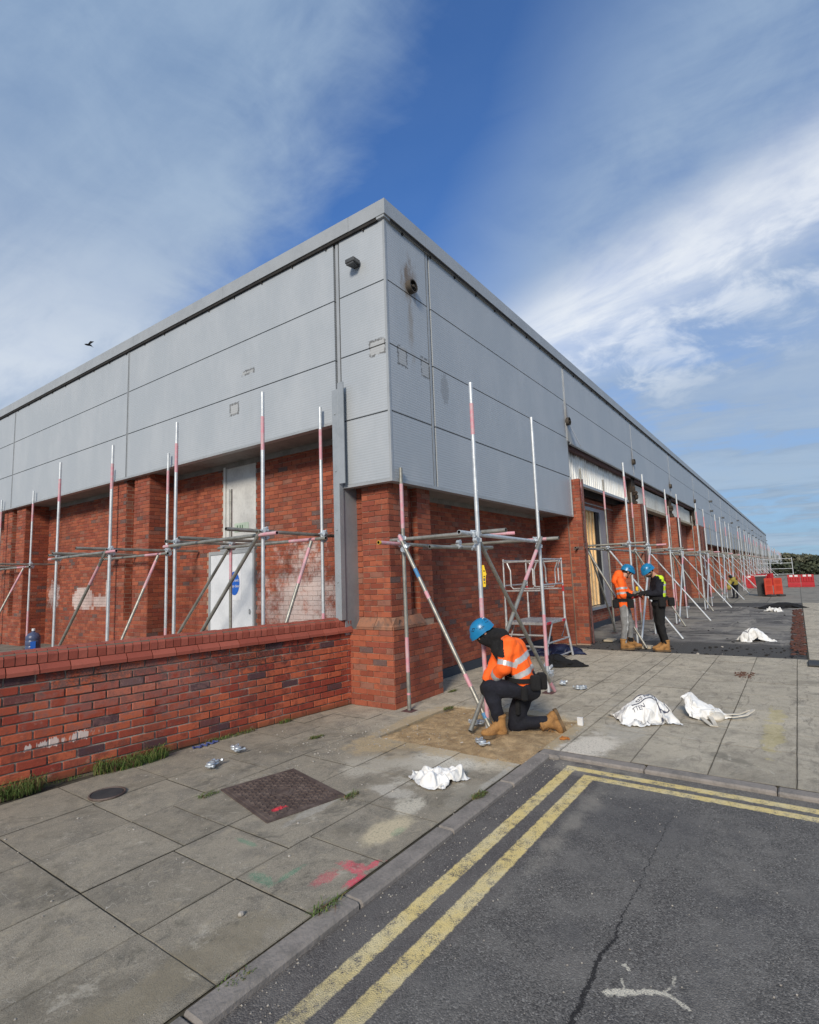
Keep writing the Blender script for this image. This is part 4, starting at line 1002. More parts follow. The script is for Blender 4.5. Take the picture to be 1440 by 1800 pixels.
    # torn flap of cladding hanging below the second vent
    fl = MB(); k = fl.addv([(12.24, YC - .07, 5.05), (12.45, YC - .08, 4.95), (12.78, YC - .16, 4.56), (12.40, YC - .22, 4.58)]); fl.face((k, k + 1, k + 2, k + 3)); k = fl.addv([(12.24, YC - .065, 5.05), (12.45, YC - .075, 4.95), (12.78, YC - .155, 4.56), (12.40, YC - .215, 4.58)]); fl.face((k + 3, k + 2, k + 1, k))
    fl.build('torn_flap', M_GREYP, B)
    # floodlight on the corner
    f = MB(); yy, zz = 4.60, 5.99
    f.bbox((XC - .16, yy - .08, zz - .025), (XC - .02, yy + .08, zz + .035), .006); f.prism([(XC - .15, yy - .065), (XC - .03, yy - .04), (XC - .03, yy + .04), (XC - .15, yy + .065)], zz - .05, zz - .0255); f.box((XC - .02, yy - .05, zz - .04), (XC + .005, yy + .05, zz + .04))
    f.build('floodlight', grimy('dark_grey_casting', (.07, .075, .08), (.05, .05, .05), .5), B)
    for i, x in enumerate(JX[5:]):
        for dz in ((5.0,) if i % 3 else (5.0, 5.6)):
            f = MB(); f.bbox((x - .10, YC - .16, dz - .06), (x + .10, YC - .01, dz + .05), .01); f.build('floodlight', MATS['dark_grey_casting'], B)
    # ---- stripped bays
    bays = [(12.73, 18.45), (19.1, 24.95), (25.6, 31.45)]
    for bi, (a, b) in enumerate(bays):
        # steel and dark void behind the missing panels
        m_ = MB(); m_.box((a - .45, 4.62, 3.70), (b + .25, 4.75, 4.85)); m_.box((a - .5, YC + .05, 4.668), (b + .2, 4.62, 4.80)); m_.build('void_backing', M_DARK, B)
        m_ = MB(); m_.box((a - .3, 4.20, 4.56), (b + .25, 4.33, 4.64)); m_.build('steel_rail', M_RUST, B)
        if bi == 0:
            # corrugated sheet
            m_ = MB(); x = a - .12; st = .045; k0 = None; amp = .04
            nper = int((b - a + .3) / st); P = []
            for i in range(nper):
                xx = a - .30 + i * st; yy = 4.36 + (amp if (i // 2) % 2 else -amp); top = 4.56 + .05 * noise.noise(Vector((xx, 0, 0))); k = m_.addv([(xx, yy, 3.86), (xx, yy, top)])
                if k0 is not None: m_.face((k0, k, k + 1, k0 + 1))
                k0 = k
            m_.build('corrugated_sheet', M_CORR, B)
            m_ = MB(); m_.box((a - .12, 4.30, 3.79), (b, 4.42, 3.86)); m_.build('lintel_angle', M_TRIM, B)
        else:
            xs = [a - .15, a + 2.1, a + 4.0, b - .1]
            for q, (p0, p1) in enumerate(zip(xs, xs[1:])):
                m_ = MB(); m_.box((p0 + .02, 4.33 + q * .004, 3.82), (p1 - .02, 4.37, 4.50 + rb(-.03, .03)))
                m_.build('cream_panel', M_CREAM, B)
            m_ = MB(); m_.box((a - .2, 4.22, 3.72), (b, 4.50, 3.815)); m_.build('timber_fascia', M_TIMBER, B)
        # side brick piers and inner walls
    def coursed(a, b): m_ = MB(); m_.box(a, b); return m_.build('brick_pier', M_BRICKP, B)
    # bay 1: window wall
    YW = 4.80
    m_ = MB(); m_.box((12.73, YW, -.1), (13.4, YW + .3, 3.70)); m_.box((17.3, YW, -.1), (18.2, YW + .3, 3.70)); m_.box((13.4, YW, -.1), (17.3, YW + .3, .52)); m_.box((13.4, YW, 3.46), (17.3, YW + .3, 3.70))
    m_.box((18.2, 4.25, -.1), (18.5, 4.90, 3.72)); m_.build('brick_wall', M_BRICKP, B)
    m_ = MB(); m_.box((12.73, YW - .04, 3.24 + .3), (18.2, YW, 3.56)); m_.build('lintel_trim', M_TRIM, B)
    w = MB()
    for (a, b, z0, z1) in ((13.4, 13.5, .60, 3.46), (16.72, 17.3, .60, 3.46), (13.5, 16.72, 3.36, 3.46)): w.box((a, YW - .02, z0), (b, YW + .12, z1))
    w.box((13.35, YW - .10, .52), (17.32, YW + .12, .598)); wf = w.build('window', M_TRIMB, B)
    p_ = MB(); p_.box((13.5, YW + .10, .62), (16.42, YW + .14, 3.36)); p_.box((16.42, YW + .02, .60), (16.719, YW + .1, 3.36), m=1)
    x = 13.5
    while x < 16.35: p_.box((x + .03, YW + .055, .62), (x + .10, YW + .099, 3.36), m=0); x += .31
    bd = sub('boarding', p_, [grimy('timber_boards', (.92, .66, .36), (.74, .48, .22), .7, 0, 5, .003), M_DARK], wf); bd['label'] = 'new pale timber boards closing the window'
    m_ = MB(); m_.box((12.75, YW - .012, -.05), (18.2, YW, .16)); m_.build('plinth_band', MATS['dark_plinth_render'], B)
    # brick piers between stripped bays, charred above
    for x0, x1 in ((18.5, 19.1), (25.0, 25.6), (31.5, 32.9)):
        coursed((x0, 3.98, -.1), (x1, 4.85, 3.72))
        m_ = MB(); m_.box((x0 + .05, 4.2, 3.72), (x1 - .05, 4.6, 4.66))
        for i in range(10): m_.sphere((rb(x0, x1), 4.2, rb(3.75, 4.3)), (rb(.05, .12), .09, rb(.04, .1)), 7, 5)
        m_.build('charred_insulation', grimy('charred_insulation', (.03, .025, .02), (.09, .06, .04), .95, 0, 12, .03), B)
        for xx in (x0 + .08, x1 - .1):
            m_ = MB(); m_.tube([(xx, 3.93, 0), (xx, 3.93, 3.72)], .035, 8); m_.build('drain_pipe', M_RUST, B, True)
    # bays 2, 3: big dark doors set back
    for a, b in ((19.1, 25.0), (25.6, 31.5)):
        m_ = MB(); m_.box((a, 4.9, -.1), (a + .9, 5.4, 3.75)); m_.box((b - 1.3, 4.6, -.1), (b, 5.4, 3.75)); m_.box((a, 4.85, 3.7), (b, 5.5, 3.78)); m_.build('brick_wall', M_BRICKP, B)
        dr = MB()
        n_ = 3; w_ = (b - 1.3 - a - .9) / n_
        for i in range(n_): dr.bbox((a + .9 + i * w_ + .01, 5.2, .03), (a + .9 + (i + 1) * w_ - .01, 5.26, 3.69), .01)
        for i in range(18): dr.box((a + .92, 5.192, .25 + i * .19), (b - 1.32, 5.2005, .262 + i * .19))
        dr.build('loading_door', M_DOORG, B)
    m_ = MB(); m_.box((XR, 17.9, 0), (XR + .3, 42.0, ZBL)); m_.box((XR + .3, 41.7, 0), (XEND - .3, 42.0, 6.3)); m_.build('brick_wall', M_BRICKP, B)
    for yc in (29.5, 35.8): coursed((5.50, yc - .72, 0), (XR + .01, yc + .72, ZBL - .01))
    # notice papers on the wide pier
    m_ = MB(); m_.box((32.0, 3.970, 1.15), (32.55, 3.978, 2.2)); n_ = m_.build('notice', M_PAPER, B); n_['label'] = 'white paper notice on the brick pier'
    m_ = MB()
    for i in range(7): m_.box((32.06, 3.966, 1.85 - i * .04), (32.06 + rb(.3, .43), 3.969, 1.865 - i * .04))
    sub('notice_lines', m_, M_INK, n_)
    # far bays: recessed wall with piers and dark openings
    m_ = MB(); m_.box((32.9, YR, -.1), (XEND, YR + .3, 2.93)); m_.box((XEND - .3, YR + .3, -.1), (XEND, 42, 6.3)); m_.build('brick_wall', M_BRICKP, B)
    for x in JX[5:]:
        coursed((x - .6, 4.22, -.1), (x + .6, YR + .01, 2.93))
        m_ = MB(); m_.box((x - 4.6, YR - .03, .25), (x - 1.6, YR + .02, 2.75)); m_.build('window', M_DARK, B)
building()

# ================================================================= low wall
def low_wall():
    p0 = Vector((5.50, 4.94, 0)); p1 = Vector((1.759, 5.412, 0)); d = (p1 - p0).normalized(); L = 6.6
    ang = math.atan2(-d.y, -d.x)      # local +x runs back towards the pier
    org = p0 + d * L
    T = thing('low_brick_wall', org, 'low weathered red brick garden wall with bevelled brick coping left of the corner pier', 'wall', rz=ang)
    # local frame: x 0..L towards pier, y 0 front face, +y back
    global PCOMP
    mb = MB(); mb.box((0, .012, -.2), (L, .21, .93), c=(0, 1, 0))
    rows = 12; ch = .93 / rows
    for r in range(rows):
        x = -.1125 if r % 2 else 0
        while x < L:
            a = max(0, x) + .005; b = min(L, x + .225) - .005; x += .225
            if b - a < .03: continue
            v = random.random()
            M = Matrix.Translation(((a + b) / 2, 0, (r + .5) * ch)) @ Matrix.Rotation(rb(-.006, .006), 4, 'Y') @ Matrix.Rotation(rb(-.01, .01), 4, 'Z')
            hw = (b - a) / 2 - rb(0, .0025); hz = ch / 2 - .0055 - rb(0, .0015)
            mb.bbox((-hw, rb(-.003, .004), -hz), (hw, .10, hz), .0045, c=(v, 0, .1), M=M)
    o = mb.build('brickwork', M_LOWBRICK, T); o.location = (0, 0, 0); flip_fix(o)
    # masks in f_lowbrick are measured from the photo's left edge of the wall
    me = o.data; me.transform(Matrix.Translation((-(L - 3.77), 0, 0))); o.location = (L - 3.77, 0, 0)
    # stretcher bevel course
    mb = MB(); x = 0; bl = .235
    mb.box((0, .03, .93), (L, .20, 1.12), c=(0, 1, 0))
    while x < L:
        a, b = x + .004, min(x + bl, L) - .004; x += bl; dz = rb(-.002, .002); dy = rb(-.003, .003)
        P = [(a, -.045 + dy, .934 + dz), (b, -.045 + dy, .934 + dz), (b, .1, .934), (a, .1, .934), (a, -.045 + dy, .965 + dz), (b, -.045 + dy, .965 + dz), (b, -.004 + dy, 1.012 + dz), (a, -.004 + dy, 1.012 + dz), (a, .1, 1.012), (b, .1, 1.012)]
        k = mb.addv(P); c = (random.random(), 0, .1)
        for f in ((0, 1, 5, 4), (4, 5, 6, 7), (7, 6, 9, 8), (0, 4, 7, 8, 3), (1, 2, 9, 6, 5), (3, 2, 1, 0), (8, 9, 2, 3)): mb.face([k + i for i in f], c=c)
    o = mb.build('bevel_course', M_COPING, T); o.location = (0, 0, 0); flip_fix(o)
    # coping: bricks on edge, chamfered front
    mb = MB(); x = 0
    while x < L:
        w = .078; a, b = x + .004, min(x + w, L) - .004; x += w; dz = rb(-.003, .003); dy = rb(-.003, .003); tw = rb(-.002, .002)
        P = []
        for xx, t in ((a, -tw), (b, tw)):
            P += [(xx, -.004 + dy, 1.018), (xx, -.006 + dy + t, 1.085 + dz), (xx, .030 + dy + t, 1.128 + dz), (xx, .175 + dy, 1.13 + dz), (xx, .212 + dy, 1.10 + dz), (xx, .212, 1.018)]
        k = mb.addv(P); c = (random.random(), 0, .1)
        mb.face([k + i for i in range(6)], c=c); mb.face([k + 6 + i for i in range(6)][::-1], c=c)
        for i in range(6): j = (i + 1) % 6; mb.face((k + i, k + j, k + 6 + j, k + 6 + i), c=c)
    mb.box((0, .012, 1.016), (L, .19, 1.115), c=(0, 1, 0))
    o = mb.build('coping', M_COPING, T); o.location = (0, 0, 0); flip_fix(o)
    return T, org, ang, L
LW = low_wall()
def wall_pt(u, off=0):     # u metres from the photo's left edge of the wall
    p0 = Vector((5.50, 4.94, 0)); d = (Vector((1.759, 5.412, 0)) - p0).normalized(); n = Vector((d.y, -d.x, 0))
    if n.y > 0: n = -n
    return Vector((1.759, 5.412, 0)) - d * u + n * off

# ================================================================= scaffold
R = .02415
SM = [M_GALV, M_GALVD, M_PINK, M_BLUEP, M_YELP, M_DARK]
def tube(parent, name, a, b, bands=(), base=0, r=R, seg=12):
    """bands: list of (t0, t1, material index)"""
    cuts = []; ml = [base]
    for t0, t1, m_ in bands:
        cuts += [t0, t1]; ml += [m_, base]
    if cuts and cuts[0] <= 0.001: cuts = cuts[1:]; ml = ml[1:]
    if cuts and cuts[-1] >= .999: cuts = cuts[:-1]; ml = ml[:-1]
    mb = MB(); mb.hollow(a, b, r, seg, ml, cuts, 5)
    return mb.build(name, SM, parent, True)
def coupler(parent, p, ax1=(0, 0, 1), ax2=(1, 0, 0)):
    """right-angle coupler: two short collars, flap and bolts"""
    mb = MB(); p = Vector(p); a1 = Vector(ax1).normalized(); a2 = Vector(ax2).normalized(); n = a1.cross(a2).normalized()
    q = p + n * (2 * R + .004)
    mb.tube([p - a1 * .026, p + a1 * .026], R * 1.28, 12); mb.tube([q - a2 * .026, q + a2 * .026], R * 1.28, 12)
    for c, ax, sd in ((p, a1, a2), (q, a2, a1)):
        s = c + sd * (R * 1.55)
        mb.tube([s - n * .028, s + n * .034], .0075, 8); mb.tube([s + n * .022, s + n * .036], .0135, 6)
        s2 = c - sd * (R * 1.45); mb.tube([s2 - ax * .02, s2 + ax * .02], .009, 8)
    return mb.build('coupler', M_ZINC, parent, True)
def base_plate(parent, x, y, z=0):
    mb = MB(); mb.bbox((x - .075, y - .075, z + .001), (x + .075, y + .075, z + .008), .002); mb.tube([(x, y, z + .007), (x, y, z + .05)], .017, 10)
    return mb.build('base_plate', M_RUST, parent)
PINKTOP = lambda: [(.80 + rb(-.02, .02), .92, 2)]
def frame_first():
    G = 'tube scaffold frames standing along the building'
    T = thing('tube_scaffold', (5.5, 3.0, 0), 'three-legged scaffold tube frame in front of the corner pier where the man kneels', 'scaffold', G)
    u = tube(T, 'upright', (5.538, 4.052, .012), (5.53, 4.055, 3.045), [(.06, .068, 2), (.15, .29, 2), (.74, .93, 2)], 1)
    base_plate(T, 5.538, 4.052)
    tube(T, 'upright', (5.325, 2.865, .0), (5.325, 2.865, 3.84), [(.03, .36, 2), (.84, .935, 2)], 0)
    tube(T, 'upright', (7.228, 2.925, .012), (7.24, 2.93, 3.87), [(.09, .27, 2)], 0); base_plate(T, 7.228, 2.925)
    mb = MB()
    # ledgers along the building
    z = 2.06
    tube(T, 'ledger', (5.085, 4.10, 2.065), (7.88, 4.10, 2.03), [(0, .012, 4), (.012, .16, 2)], 1)
    tube(T, 'ledger', (5.02, 2.93, 2.10), (7.42, 2.99, 2.07), [], 0)
    # ledgers towards the building
    tube(T, 'ledger', (5.385, 2.55, 2.11), (5.59, 4.35, 2.12), [], 1)
    tube(T, 'ledger', (6.55, 3.0 - .02, 2.16), (5.75, 4.5, 2.14), [(0, .25, 2)], 1)
    tube(T, 'ledger', (7.29, 2.66, 2.10), (7.29, 4.40, 2.10), [(.1, .3, 2)], 1)
    tube(T, 'ledger', (5.60, 3.70, 2.0), (6.75, 3.42, 2.0), [], 1)
    # rakers
    tube(T, 'brace', (5.46, 4.06, 2.16), (5.304, 2.831, .03), [(.0, .035, 2), (.20, .25, 3), (.33, .37, 2), (.76, .82, 2), (.94, .965, 3)], 1)
    tube(T, 'brace', (7.20, 2.88, 2.12), (5.08, 2.941, .02), [(.09, .28, 2)], 1)
    tube(T, 'brace', (5.41, 2.92, 2.05), (7.30, 2.87, .02), [(.93, 1, 2)], 1)
    for p, a, b in [((5.535, 4.052, 2.06), (0, 0, 1), (1, 0, 0)), ((5.535, 4.052, 2.13), (0, 0, 1), (0, 1, 0)), ((5.325, 2.865, 2.09), (0, 0, 1), (1, 0, 0)), ((5.325, 2.865, 2.02), (0, 0, 1), (0, 1, 0)),
                    ((7.235, 2.928, 2.09), (0, 0, 1), (1, 0, 0)), ((7.235, 2.928, 2.0), (0, 0, 1), (0, 1, 0)), ((5.325, 2.865, .36), (0, 0, 1), (-.66, .1, .75)), ((7.228, 2.925, .26), (0, 0, 1), (-.6, 0, .75)), ((5.42, 2.93, 1.98), (0, 1, 0), (.7, 0, -.7)), ((5.46, 4.0, 1.98), (1, 0, 0), (0, .6, .8)), ((6.1, 3.57, 2.01), (1, 0, 0), (0, 1, 0))]: coupler(T, p, a, b)
    return T
frame_first()
def frame_std(x0, x1, yf, yb, zl, zt, label, zb=0, far=False):
    G = 'tube scaffold frames standing along the building'
    T = thing('tube_scaffold', (x0, yf, zb), label, 'scaffold', G)
    seg = 8 if far else 12
    for (x, y) in ((x0, yf), (x1, yf), (x0, yb), (x1, yb)):
        tube(T, 'upright', (x, y, zb + .01), (x, y, zt + rb(-.04, .04)), ([(.08, .20 + rb(0, .1), 2)] if rb() < .6 else []) + ([(.80, .92, 2)] if (rb() < .4 or not far) else []), 0 if y == yf else 1, seg=seg)
        if not far: base_plate(T, x, y, zb)
    for y in (yf, yb): tube(T, 'ledger', (x0 - rb(.35, .6), y + .05, zl), (x1 + rb(.3, .6), y + .05, zl + rb(-.02, .02)), [], 1, seg=seg)
    for x in (x0, x1): tube(T, 'ledger', (x + .05, yf - rb(.3, .5), zl + .052), (x + .05, yb + rb(.25, .55), zl + .052), [(.0, .12, 2)] if x == x1 else [], 1, seg=seg)
    if not far: tube(T, 'ledger', (x0 - .2, (yf + yb) / 2, zl - .06), (x1 + .7, (yf + yb) / 2 + .1, zl - .05), [], 1)
    tube(T, 'brace', (x1, yf - .05, zl), (x0 + .1, yf - .06, zb + .05), [(.1, .2, 2)] if not far else [], 0, seg=seg)
    tube(T, 'brace', (x1 - .05, yb, zl + .03), (x1 - .85, yf - .75, zb + .01), [], 0, seg=seg)
    tube(T, 'brace', (x0 - .05, yb, zl + .03), (x0 - .75, yf - .35, zb + .01), [], 1, seg=seg)
    if not far: tube(T, 'brace', (x0, yb - .06, zl), (x1 - .1, yb - .06, zb + .05), [], 1)
    if not far:
        for (x, y) in ((x0, yf), (x1, yf), (x0, yb), (x1, yb)):
            coupler(T, (x, y, zl), (0, 0, 1), (1, 0, 0)); coupler(T, (x, y, zl + .07), (0, 0, 1), (0, 1, 0))
        coupler(T, (x1, yf, .34), (0, 0, 1), (-.6, 0, .75))
    return T
F2 = frame_std(12.70, 14.55, 3.02, 4.0, 2.15, 4.03, 'scaffold tube frame in front of the timber-boarded window behind the two standing workers')
F3 = frame_std(17.3, 19.2, 3.0, 3.95, 2.12, 3.97, 'second scaffold tube frame past the boarded window, in front of the cream panels')
F4 = frame_std(22.9, 24.9, 2.95, 3.9, 2.12, 3.97, 'scaffold tube frame in front of the far dark loading door')
rnk = ['frame beside the wide brick pier with a white notice', 'first frame beyond the pier with the notice', 'second frame beyond the pier with the notice', 'third frame beyond the pier with the notice', 'fourth frame beyond the pier with the notice']
proto = frame_std(28.3, 30.2, 2.9, 3.85, 2.12, 3.97, 'scaffold tube frame just before the wide brick pier with a white notice', far=True)
xf = 33.6; i = 0
ORD = ['first', 'second', 'third', 'fourth', 'fifth', 'sixth', 'seventh', 'eighth', 'ninth', 'tenth', 'eleventh', 'twelfth', 'thirteenth', 'fourteenth', 'fifteenth', 'sixteenth', 'seventeenth', 'eighteenth', 'nineteenth', 'twentieth', 'twenty-first', 'twenty-second', 'twenty-third', 'twenty-fourth', 'twenty-fifth']
while xf < 150:
    c = copy_tree(proto); c.location.x = xf; c.location.y += rb(-.1, .1)
    c['label'] = 'scaffold tube frame, ' + ORD[i] + ' beyond the wide brick pier with the white notice'
    xf += 5.2; i += 1
def frame_left(y0, y1, label, x_f=4.37, x_b=5.32, zl=2.20, zt=4.05, zs=None, l8=False):
    G = 'tube scaffold frames standing along the building'
    zb = .245
    T = thing('tube_scaffold', (x_f, y0, zb), label, 'scaffold', G)
    P = {'f0': (x_f, y0), 'f1': (x_f, y1), 'b0': (x_b, y0 - .08), 'b1': (x_b, y1)}
    for k, (x, y) in P.items():
        top = zt + rb(-.02, .03)
        base = 0; bands = [(.03, .16 + rb(0, .1), 2), (.80, .915, 2)]
        if zs and k in zs: top = zs[k]; base = 1; bands = [(.50, .72, 2)]
        if k in ('f0', 'f1'): bands = bands[-1:]
        tube(T, 'upright', (x, y, zb + .01), (x, y, top), bands, base)
        base_plate(T, x, y, zb)
        coupler(T, (x, y, zl), (0, 0, 1), (0, -1, 0)); coupler(T, (x, y, zl + .07), (0, 0, 1), (-1, 0, 0))
    tube(T, 'ledger', (x_f - .05, y0 - .32, zl + .02), (x_f - .05, y1 + .2, zl), [(0, .13, 2), (.94, 1, 2)], 1)
    tube(T, 'ledger', (x_b - .05, y0 - .20, zl), (x_b - .05, y1 + .25, zl), [(.08, .3, 2)], 1)
    tube(T, 'ledger', (x_f - .50, y0 + .05, zl + .075), (XR - .05, y0 + .05, zl + .06), [], 1)
    tube(T, 'ledger', (x_f - .12, y1 + .05, zl + .07), (XR - .05, y1 + .05, zl + .055), [], 1)
    tube(T, 'ledger', (x_f - .35, (y0 + y1) / 2 + .3, zl + .06), (XR - .3, (y0 + y1) / 2 + .3, zl + .05), [], 1)
    tube(T, 'brace', (x_f - .055, y0 - .02, zl + .06), (x_f - .06, y1 - .05, zb + .02), [(.13, .28, 2)] if l8 else [], 1)
    tube(T, 'brace', (x_b - .10, y0 + .03, zl - .03), (x_f + .05, y0 + .06, zb + .02), [(.05, .3, 2)], 1)
    if zs: tube(T, 'brace', (x_b - .06, y1 - .02, zl - .03), (x_b - .06, y1 + 1.9, zb + .02), [], 1)
    return T
frame_left(5.36, 7.31, 'scaffold tube frame behind the low wall in front of the white door', zs={'b1': 3.14})
frame_left(9.24, 11.27, 'scaffold tube frame behind the low wall in front of the brick pier and painted-out patch', l8=True)
frame_left(15.28, 17.3, 'scaffold tube frame at the left edge of the photo beside the water bottle')

# ================================================================= people
def evalmesh(o):
    dg = bpy.context.evaluated_depsgraph_get(); me = bpy.data.meshes.new_from_object(o.evaluated_get(dg)); return me
def melt(mb, name, voxel, smooth=6, wrinkle=0, wscale=.06, mats=None, classify=None, parent=None):
    """fuse overlapping volumes into one continuous skin"""
    me = bpy.data.meshes.new('raw'); me.from_pydata(mb.v, [], mb.f)
    o = bpy.data.objects.new('raw', me); COL.objects.link(o)
    m1 = o.modifiers.new('r', 'REMESH'); m1.mode = 'VOXEL'; m1.voxel_size = voxel; m1.use_smooth_shade = True
    m2 = o.modifiers.new('s', 'SMOOTH'); m2.iterations = smooth; m2.factor = .5
    bpy.context.view_layer.update()
    out = evalmesh(o); bpy.data.objects.remove(o)
    out.name = name
    if wrinkle:
        from mathutils import noise as nz
        out.update(); ns = [v.normal.copy() for v in out.vertices]
        for v, n_ in zip(out.vertices, ns):
            c = v.co; w = nz.noise(Vector((c.x / wscale, c.y / wscale, c.z / wscale * .7)))
            w2 = 1 - 2 * abs(nz.noise(Vector((c.x / wscale * .5 + 4, c.y / wscale * .5, c.z / wscale * .55))))
            v.co = c + n_ * (wrinkle * (w * .55 + w2 * .75 - .5))
    for m_ in mats: out.materials.append(m_)
    for p in out.polygons: p.use_smooth = True
    if classify:
        for p in out.polygons: p.material_index = classify(p.center)
    ob = bpy.data.objects.new(name, out); COL.objects.link(ob)
    if parent is not None: ob.parent = parent; ob.location = -parent.location
    return ob
V = Vector
def head_prims(mb, c, fwd, up, s=1.0):
    c = V(c); fwd = V(fwd).normalized(); up = (V(up) - fwd * V(up).dot(fwd)).normalized(); sd = up.cross(fwd).normalized()
    M = Matrix((sd, fwd, up)).transposed()
    def E(o_, r_): mb.sphere(c + M @ (V(o_) * s), tuple(q * s for q in r_), 16, 10, M)
    E((0, -.01, .025), (.076, .095, .095)); E((0, .02, -.045), (.058, .072, .068)); E((0, .052, -.085), (.036, .032, .028))
    E((0, .098, -.012), (.012, .020, .022)); E((0, .088, .012), (.009, .016, .03)); E((0, .080, .034), (.048, .018, .012))
    for q in (-1, 1): E((q * .078, -.008, -.01), (.010, .020, .032)); E((q * .038, .070, -.018), (.022, .018, .02))
    E((0, .086, -.052), (.026, .014, .008)); E((0, .084, -.066), (.022, .013, .008))
    return c, M, s
def face_details(parent, c, M, s, hair=True, beard=False, hc=M_HAIR):
    mb = MB()
    for q in (-1, 1): mb.sphere(c + M @ (V((q * .033, .083, .010)) * s), .010 * s, 10, 6)
    mb.build('eye', mat('eye_dark', color=(.03, .02, .015), rough=.3), parent, True)
    if hair:
        mb = MB(); mb.sphere(c + M @ (V((0, -.018, .012)) * s), (.084 * s, .095 * s, .085 * s), 20, 12, M)
        mb.build('hair', hc, parent, True)
    if beard:
        mb = MB(); mb.sphere(c + M @ (V((0, .035, -.072)) * s), (.060 * s, .066 * s, .045 * s), 18, 10, M)
        mb.build('beard', hc, parent, True)
def helmet(parent, c, M, s=1.0):
    c = V(c); mb = MB(); seg = 28; prof = [(.0, .128), (.035, .124), (.07, .110), (.096, .085), (.112, .052), (.121, .018), (.124, -.012), (.127, -.028), (.118, -.030), (.112, -.010), (.10, .05), (.06, .095), (0, .11)]
    ks = []
    for r_, z in prof:
        ring = []
        for j in range(seg):
            a = 2 * PI * j / seg; cy = math.sin(a)
            yy = r_ * 1.16 * cy; xx = r_ * .94 * math.cos(a)
            zz = z + (.0 if z > 0 else (-.012 if cy < -.3 else .0))
            if z < .03 and cy > .55: yy += .022 * (cy - .55) / .45; zz -= .004
            ring.append(c + M @ (V((xx, yy - .008, zz)) * s))
        ks.append(mb.addv(ring))
    for i in range(len(prof) - 1):
        for j in range(seg):
            q = (j + 1) % seg; mb.face((ks[i] + j, ks[i] + q, ks[i + 1] + q, ks[i + 1] + j))
    o = mb.build('helmet', M_HELM, parent, True)
    v = MB()
    def onshell(a, t):     # point on shell at azimuth a, height param t
        i = min(int(t), 5); f = t - i; r_ = prof[i][0] * (1 - f) + prof[i + 1][0] * f; z = prof[i][1] * (1 - f) + prof[i + 1][1] * f
        return c + M @ (V((r_ * .955 * math.cos(a), r_ * 1.175 * math.sin(a) - .008, z + .001)) * s)
    for q in (0, PI):
        for k, (a0, a1, t0, t1) in enumerate(((-.55, .35, 2.9, 4.0), (-1.2, -.6, 3.2, 4.4), (.45, 1.0, 3.0, 4.0), (-.35, .2, 4.3, 4.8))):
            if q: a0, a1 = PI - a0, PI - a1
            v = MB(); kk = v.addv([onshell(a0, t0 + .4), onshell((a0 + a1) / 2, t0), onshell(a1, t1 - .2), onshell((a0 + a1) / 2, t1 + .1)]); v.face((kk, kk + 1, kk + 2, kk + 3)); sub('helmet_vent', v, M_BLACK, o)
    st = MB()
    for q in (-1, 1):
        a = c + M @ (V((q * .108, .03, -.02)) * s); b = c + M @ (V((q * .095, -.055, -.02)) * s); ch = c + M @ (V((q * .078, .01, -.115)) * s); chin = c + M @ (V((0, .045, -.165)) * s)
        st.tube([a, ch, chin], .005, 6); st.tube([b, ch], .005, 6)
    sub('chin_strap', st, M_BLACK, o)
    if s: 
        b = MB(); p = onshell(PI / 2, 3.5); b.sphere(onshell(-PI * .35, 2.6), (.022 * s, .022 * s, .004 * s), 10, 6, M); bo = sub('helmet_badge', b, M_WHP, o)
    return o
def hand_prims(mb, w, d, n, curl=.6, s=1.0, side=1):
    """w wrist, d finger direction, n back-of-hand normal"""
    w = V(w); d = V(d).normalized(); n = (V(n) - d * V(n).dot(d)).normalized(); sd = d.cross(n).normalized() * side
    for k in range(4):
        o_ = sd * ((k - 1.5) * .021 * s)
        a = w + d * .012 * s + o_ * .6; b = w + d * .085 * s + o_; mb.capsule(a, b, .015 * s, .012 * s, 10)
        L = (.040, .046, .043, .033)[k] * s; d1 = (d * math.cos(curl) - n * math.sin(curl)).normalized(); d2 = (d * math.cos(2 * curl) - n * math.sin(2 * curl)).normalized()
        c = b + d1 * L; e = c + d2 * L * .85
        mb.capsule(b, c, .0105 * s, .0095 * s, 8); mb.capsule(c, e, .0095 * s, .008 * s, 8)
    t0 = w + d * .03 * s - sd * .034 * s; t1 = t0 + (d * .6 - sd * .6 - n * .35).normalized() * .042 * s; t2 = t1 + (d * .8 - n * .5).normalized() * .032 * s
    mb.capsule(w + d * .02 * s, t0, .014 * s, .013 * s, 8); mb.capsule(t0, t1, .0125 * s, .011 * s, 8); mb.capsule(t1, t2, .011 * s, .009 * s, 8)
